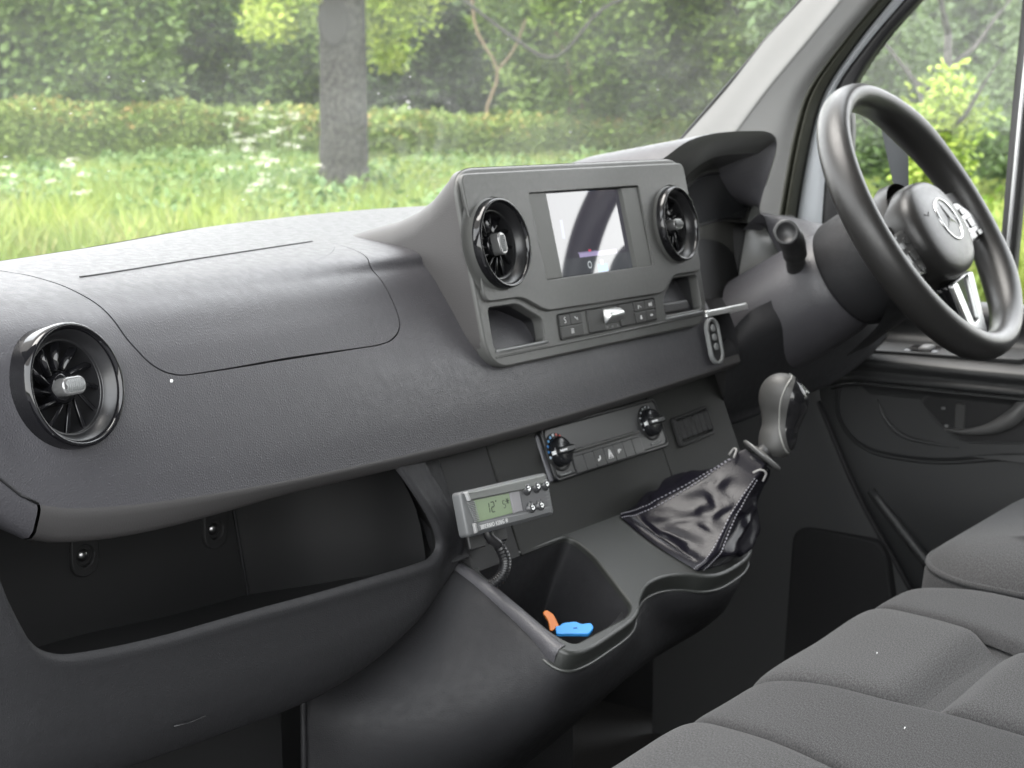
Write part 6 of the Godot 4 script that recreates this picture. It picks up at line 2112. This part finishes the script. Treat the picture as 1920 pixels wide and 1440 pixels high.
func cushion_panel(called: String, parent: Node3D, m: Material, x0: float, k0: float, x1: float, k1: float, s0: float, s1: float, swell: float, ends := Vector2.ZERO, na := 36, ns := 60) -> void:
	var rows := []
	for j in ns + 1:
		var s := lerpf(s0, s1, float(j) / ns)
		var base := seat_line(s)
		var nxt := seat_line(minf(s + 0.02, 10.0)) - seat_line(maxf(s - 0.02, 0.0))
		var nrm := Vector3(0, nxt.z, -nxt.y).normalized()
		var zz := maxf(0.0, base.z - 0.31)
		var r := []
		var t := float(j) / ns
		var e := 1.0
		if ends.x > 0: e *= 1.0 - pow(1.0 - smoothstep(0.0, ends.x, t), 2.0)
		if ends.y > 0: e *= 1.0 - pow(smoothstep(1.0 - ends.y, 1.0, t), 2.0)
		for i in na + 1:
			var u := float(i) / na
			u = 0.5 - 0.5 * cos(u * PI) * (0.85 + 0.15 * absf(cos(u * PI)))
			var a := lerpf(x0 + k0 * zz, x1 + k1 * zz, u)
			var w := (x1 + k1 * zz - x0 - k0 * zz)
			var dist := minf(u, 1.0 - u) * w
			var rise := swell * (1.0 - exp(-dist / 0.011)) * e - 0.010 * exp(-dist / 0.0028) - 0.016 * (1.0 - e)
			rise += 0.0016 * sin(a * 23.0 + base.z * 31.0) * sin(base.z * 17.0 - a * 9.0)
			r.append(Vector3(a, base.y, base.z) + nrm * rise)
		rows.append(r)
	var st := st_new()
	loft(st, rows)
	put(called, st, m, parent)

func seats() -> void:
	var b := thing("passenger_bench", "grey cloth double passenger bench with sewn seams and a deep cross fold", "seat", Vector3(-0.35, 0.62, 0.6))
	cushion_panel("outer_cushion", b, m_fabric, -0.86, 0.0, -0.306, -0.26, 0.0, 10.0, 0.005)
	cushion_panel("middle_bolster", b, m_fabric2, -0.304, -0.26, -0.184, 0.03, 0.0, 10.0, 0.003)
	cushion_panel("centre_cushion_front", b, m_fabric, -0.182, 0.03, 0.093, -0.33, 0.0, 6.78, 0.0055, Vector2(0, 0.09))
	cushion_panel("centre_cushion_rear", b, m_fabric, -0.182, 0.03, 0.093, -0.33, 6.78, 10.0, 0.007, Vector2(0.13, 0))
	cushion_panel("inner_bolster", b, m_fabric2, 0.095, -0.33, 0.186, 0.02, 0.0, 10.0, 0.004)
	cushion_panel("foam", b, m_fabric2, -0.86, 0.0, 0.186, 0.02, 0.0, 10.0, -0.013, Vector2.ZERO, 10, 60)
	var st := st_new()
	var rows := []
	for j in 61:
		var p := seat_line(j / 6.0)
		var x := 0.186 + 0.02 * maxf(0.0, p.z - 0.31)
		rows.append([Vector3(x, p.y - 0.006, p.z), Vector3(x + 0.012, p.y - 0.006, p.z + 0.001), Vector3(x + 0.022, p.y - 0.016, p.z + 0.004), Vector3(x + 0.026, minf(p.y, 1.05), p.z + 0.010), Vector3(x + 0.024, 0.86, p.z + 0.01)])
	loft(st, rows)
	put("cushion_side", st, m_fabric2, b)
	st = st_new()
	patch(st, [[Vector3(-0.85, 1.06, 0.97), Vector3(-0.35, 1.06, 0.95), Vector3(0.18, 1.06, 0.97)], [Vector3(-0.85, 1.3, 1.03), Vector3(-0.35, 1.3, 1.01), Vector3(0.18, 1.3, 1.03)], [Vector3(-0.83, 1.58, 1.12), Vector3(-0.35, 1.6, 1.1), Vector3(0.17, 1.58, 1.12)], [Vector3(-0.83, 1.62, 1.18), Vector3(-0.35, 1.65, 1.17), Vector3(0.17, 1.62, 1.18)], [Vector3(-0.83, 1.1, 1.2), Vector3(-0.35, 1.1, 1.2), Vector3(0.17, 1.1, 1.2)]], 24, 30)
	put("backrest", st, m_fabric, b)
	st = st_new()
	box(st, Vector3(-0.34, 0.76, 0.66), Vector3(1.0, 0.26, 0.62), 0.03)
	put("seat_box", st, m_carpet, b)
	# lint on the cloth
	for q in [[-0.253, 0.49], [-0.095, 0.40]]:
		var y := 1.1
		for i in 40:
			var p := seat_line(i / 4.0)
			if p.z > q[1]:
				y = p.y
				break
		st = st_new()
		tube(st, curve([Vector3(q[0] - 0.0012, y + 0.0075, q[1]), Vector3(q[0], y + 0.0085, q[1] + 0.0004), Vector3(q[0] + 0.0009, y + 0.0078, q[1] - 0.0006)], 4), 0.0004, 5)
		put("lint", st, m_white, b)
	var d := thing("driver_seat", "grey cloth driver seat with piped front corner and tall headrest", "seat", Vector3(0.49, 0.62, 0.6))
	var plan := orient(rrect(0.50, 0.62, 0.12, 12, Vector2(0.487, -0.593)))
	var rings := []
	for q in [[0.20, 1.131], [0.14, 1.130], [0.09, 1.1275], [0.055, 1.122], [0.03, 1.114], [0.014, 1.104], [0.006, 1.095]]:
		rings.append(seat_ring(plan, q[0], q[1]))
	st = st_new()
	loft(st, rings, true, true)
	put("cushion_top", st, m_fabric, d)
	st = st_new()
	var pipe: Array = seat_ring(plan, 0.0045, 1.0915)
	pipe.append(pipe[0])
	tube(st, pipe, 0.004, 8)
	put("piping", st, m_fabric, d)
	st = st_new()
	rings = []
	for q in [[0.005, 1.091], [0.0, 1.08], [-0.003, 1.05], [0.0, 1.01], [0.01, 0.95], [0.03, 0.86]]: rings.append(seat_ring(plan, q[0], q[1]))
	loft(st, rings, true)
	put("cushion_side", st, m_fabric2, d)
	st = st_new()
	patch(st, [[Vector3(0.26, 1.1, 0.92), Vector3(0.49, 1.1, 0.90), Vector3(0.72, 1.1, 0.92)], [Vector3(0.25, 1.35, 0.96), Vector3(0.49, 1.35, 0.98), Vector3(0.73, 1.35, 0.96)], [Vector3(0.28, 1.62, 1.08), Vector3(0.49, 1.62, 1.08), Vector3(0.70, 1.62, 1.08)], [Vector3(0.34, 1.70, 1.13), Vector3(0.49, 1.71, 1.13), Vector3(0.64, 1.70, 1.13)], [Vector3(0.27, 1.1, 1.12), Vector3(0.49, 1.1, 1.14), Vector3(0.71, 1.1, 1.12)]], 20, 30)
	put("backrest", st, m_fabric, d)
	st = st_new()
	box(st, Vector3(0.49, 1.80, 1.10), Vector3(0.27, 0.19, 0.10), 0.045)
	put("headrest", st, m_fabric, d)
	st = st_new()
	box(st, Vector3(0.49, 0.76, 0.62), Vector3(0.44, 0.26, 0.5), 0.03)
	put("seat_box", st, m_carpet, d)

func seat_ring(plan: PackedVector2Array, d: float, y: float) -> Array:
	var r := []
	for v in inset(plan, d): r.append(Vector3(v.x, y - 0.05 * maxf(0.0, -v.y - 0.5) * (1.0 if y > 1.0 else 0.0), -v.y))
	return r

# ---------------------------------------------------------------- windscreen
func screen_point(x: float, y: float) -> Vector3:
	return Vector3(x, y, -0.466 + (y - 1.458) * 0.972 - 0.14 * (0.84 * 0.84 - x * x))

func windscreen() -> void:
	var w := thing("windscreen", "dusty raked windscreen with wiped swirls and specks", "windscreen", Vector3(0, 1.4, -0.5))
	var rows := []
	var film := st_new()
	for j in 15:
		var r := []
		for i in 31: r.append(screen_point(lerpf(-0.86, 0.86, i / 30.0), lerpf(1.40, 2.13, j / 14.0)))
		rows.append(r)
	var st := st_new()
	loft(st, rows)
	put("glass", st, m_glass, w)
	for j in 14:
		for i in 30:
			for q in [[0, 0], [1, 0], [1, 1], [0, 0], [1, 1], [0, 1]]:
				film.set_uv(Vector2((i + q[0]) / 30.0, 1.0 - (j + q[1]) / 14.0))
				film.add_vertex(rows[j + q[1]][i + q[0]] + Vector3(0, -0.001, 0.001))
	put("dust_film", film, dust(), w)
	# rubber round the glass
	st = st_new()
	var edge := []
	for j in 15: edge.append(screen_point(0.842, lerpf(1.40, 2.13, j / 14.0)) + Vector3(0, 0, 0.002))
	tube(st, edge, 0.004, 8)
	put("glass_seal", st, m_rubber, w)
	st = st_new()
	edge = []
	for j in 15: edge.append(screen_point(-0.842, lerpf(1.40, 2.13, j / 14.0)) + Vector3(0, 0, 0.002))
	tube(st, edge, 0.004, 8)
	put("glass_seal", st, m_rubber, w)

func dust() -> StandardMaterial3D:
	# dirt on the glass: mottled dust that also paints the haze, a swirl left by a cloth, thin scratches and splashes
	var n := 512
	var f := FastNoiseLite.new()
	f.seed = 5
	f.frequency = 0.012
	f.fractal_octaves = 5
	var src := f.get_image(n, n)
	var data := PackedByteArray()
	data.resize(n * n * 4)
	data.fill(255)
	for y in n:
		for x in n:
			var v := src.get_pixel(x, y).r
			var a := 0.035 + 0.075 * v
			# the cloth's swirl, in metres over the glass: arcs round one elbow
			var p := Vector2(-0.86 + 1.72 * x / n, 1.04 * (1.0 - float(y) / n))
			var q := p - Vector2(0.20, 0.20)
			var rr := q.length()
			if rr < 0.2:
				var ang := atan2(q.y, q.x)
				var band := 0.5 + 0.5 * sin(rr * 210.0 + 1.6 * v)
				a += 0.07 * band * smoothstep(0.2, 0.12, rr) * smoothstep(-0.9, 0.2, ang) * (1.0 - smoothstep(1.6, 2.6, ang)) * (0.4 + v)
			data[(y * n + x) * 4 + 3] = int(clampf(a, 0.0, 1.0) * 255)
	var im := Image.create_from_data(n, n, false, Image.FORMAT_RGBA8, data)
	var r := RandomNumberGenerator.new()
	r.seed = 12
	for i in 90:
		var x := r.randi_range(4, n - 5)
		var y := r.randi_range(4, n - 5)
		im.set_pixel(x, y, Color(1, 1, 1, r.randf_range(0.25, 0.75)))
		if r.randf() < 0.3: im.set_pixel(x + 1, y, Color(1, 1, 1, 0.4))
	var m := mat(0.75, 0.78, 0.74, 0.9)
	m.albedo_texture = ImageTexture.create_from_image(im)
	m.transparency = BaseMaterial3D.TRANSPARENCY_ALPHA
	m.metallic_specular = 0.0
	m.backlight_enabled = true
	m.backlight = Color(0.8, 0.8, 0.8)
	return m
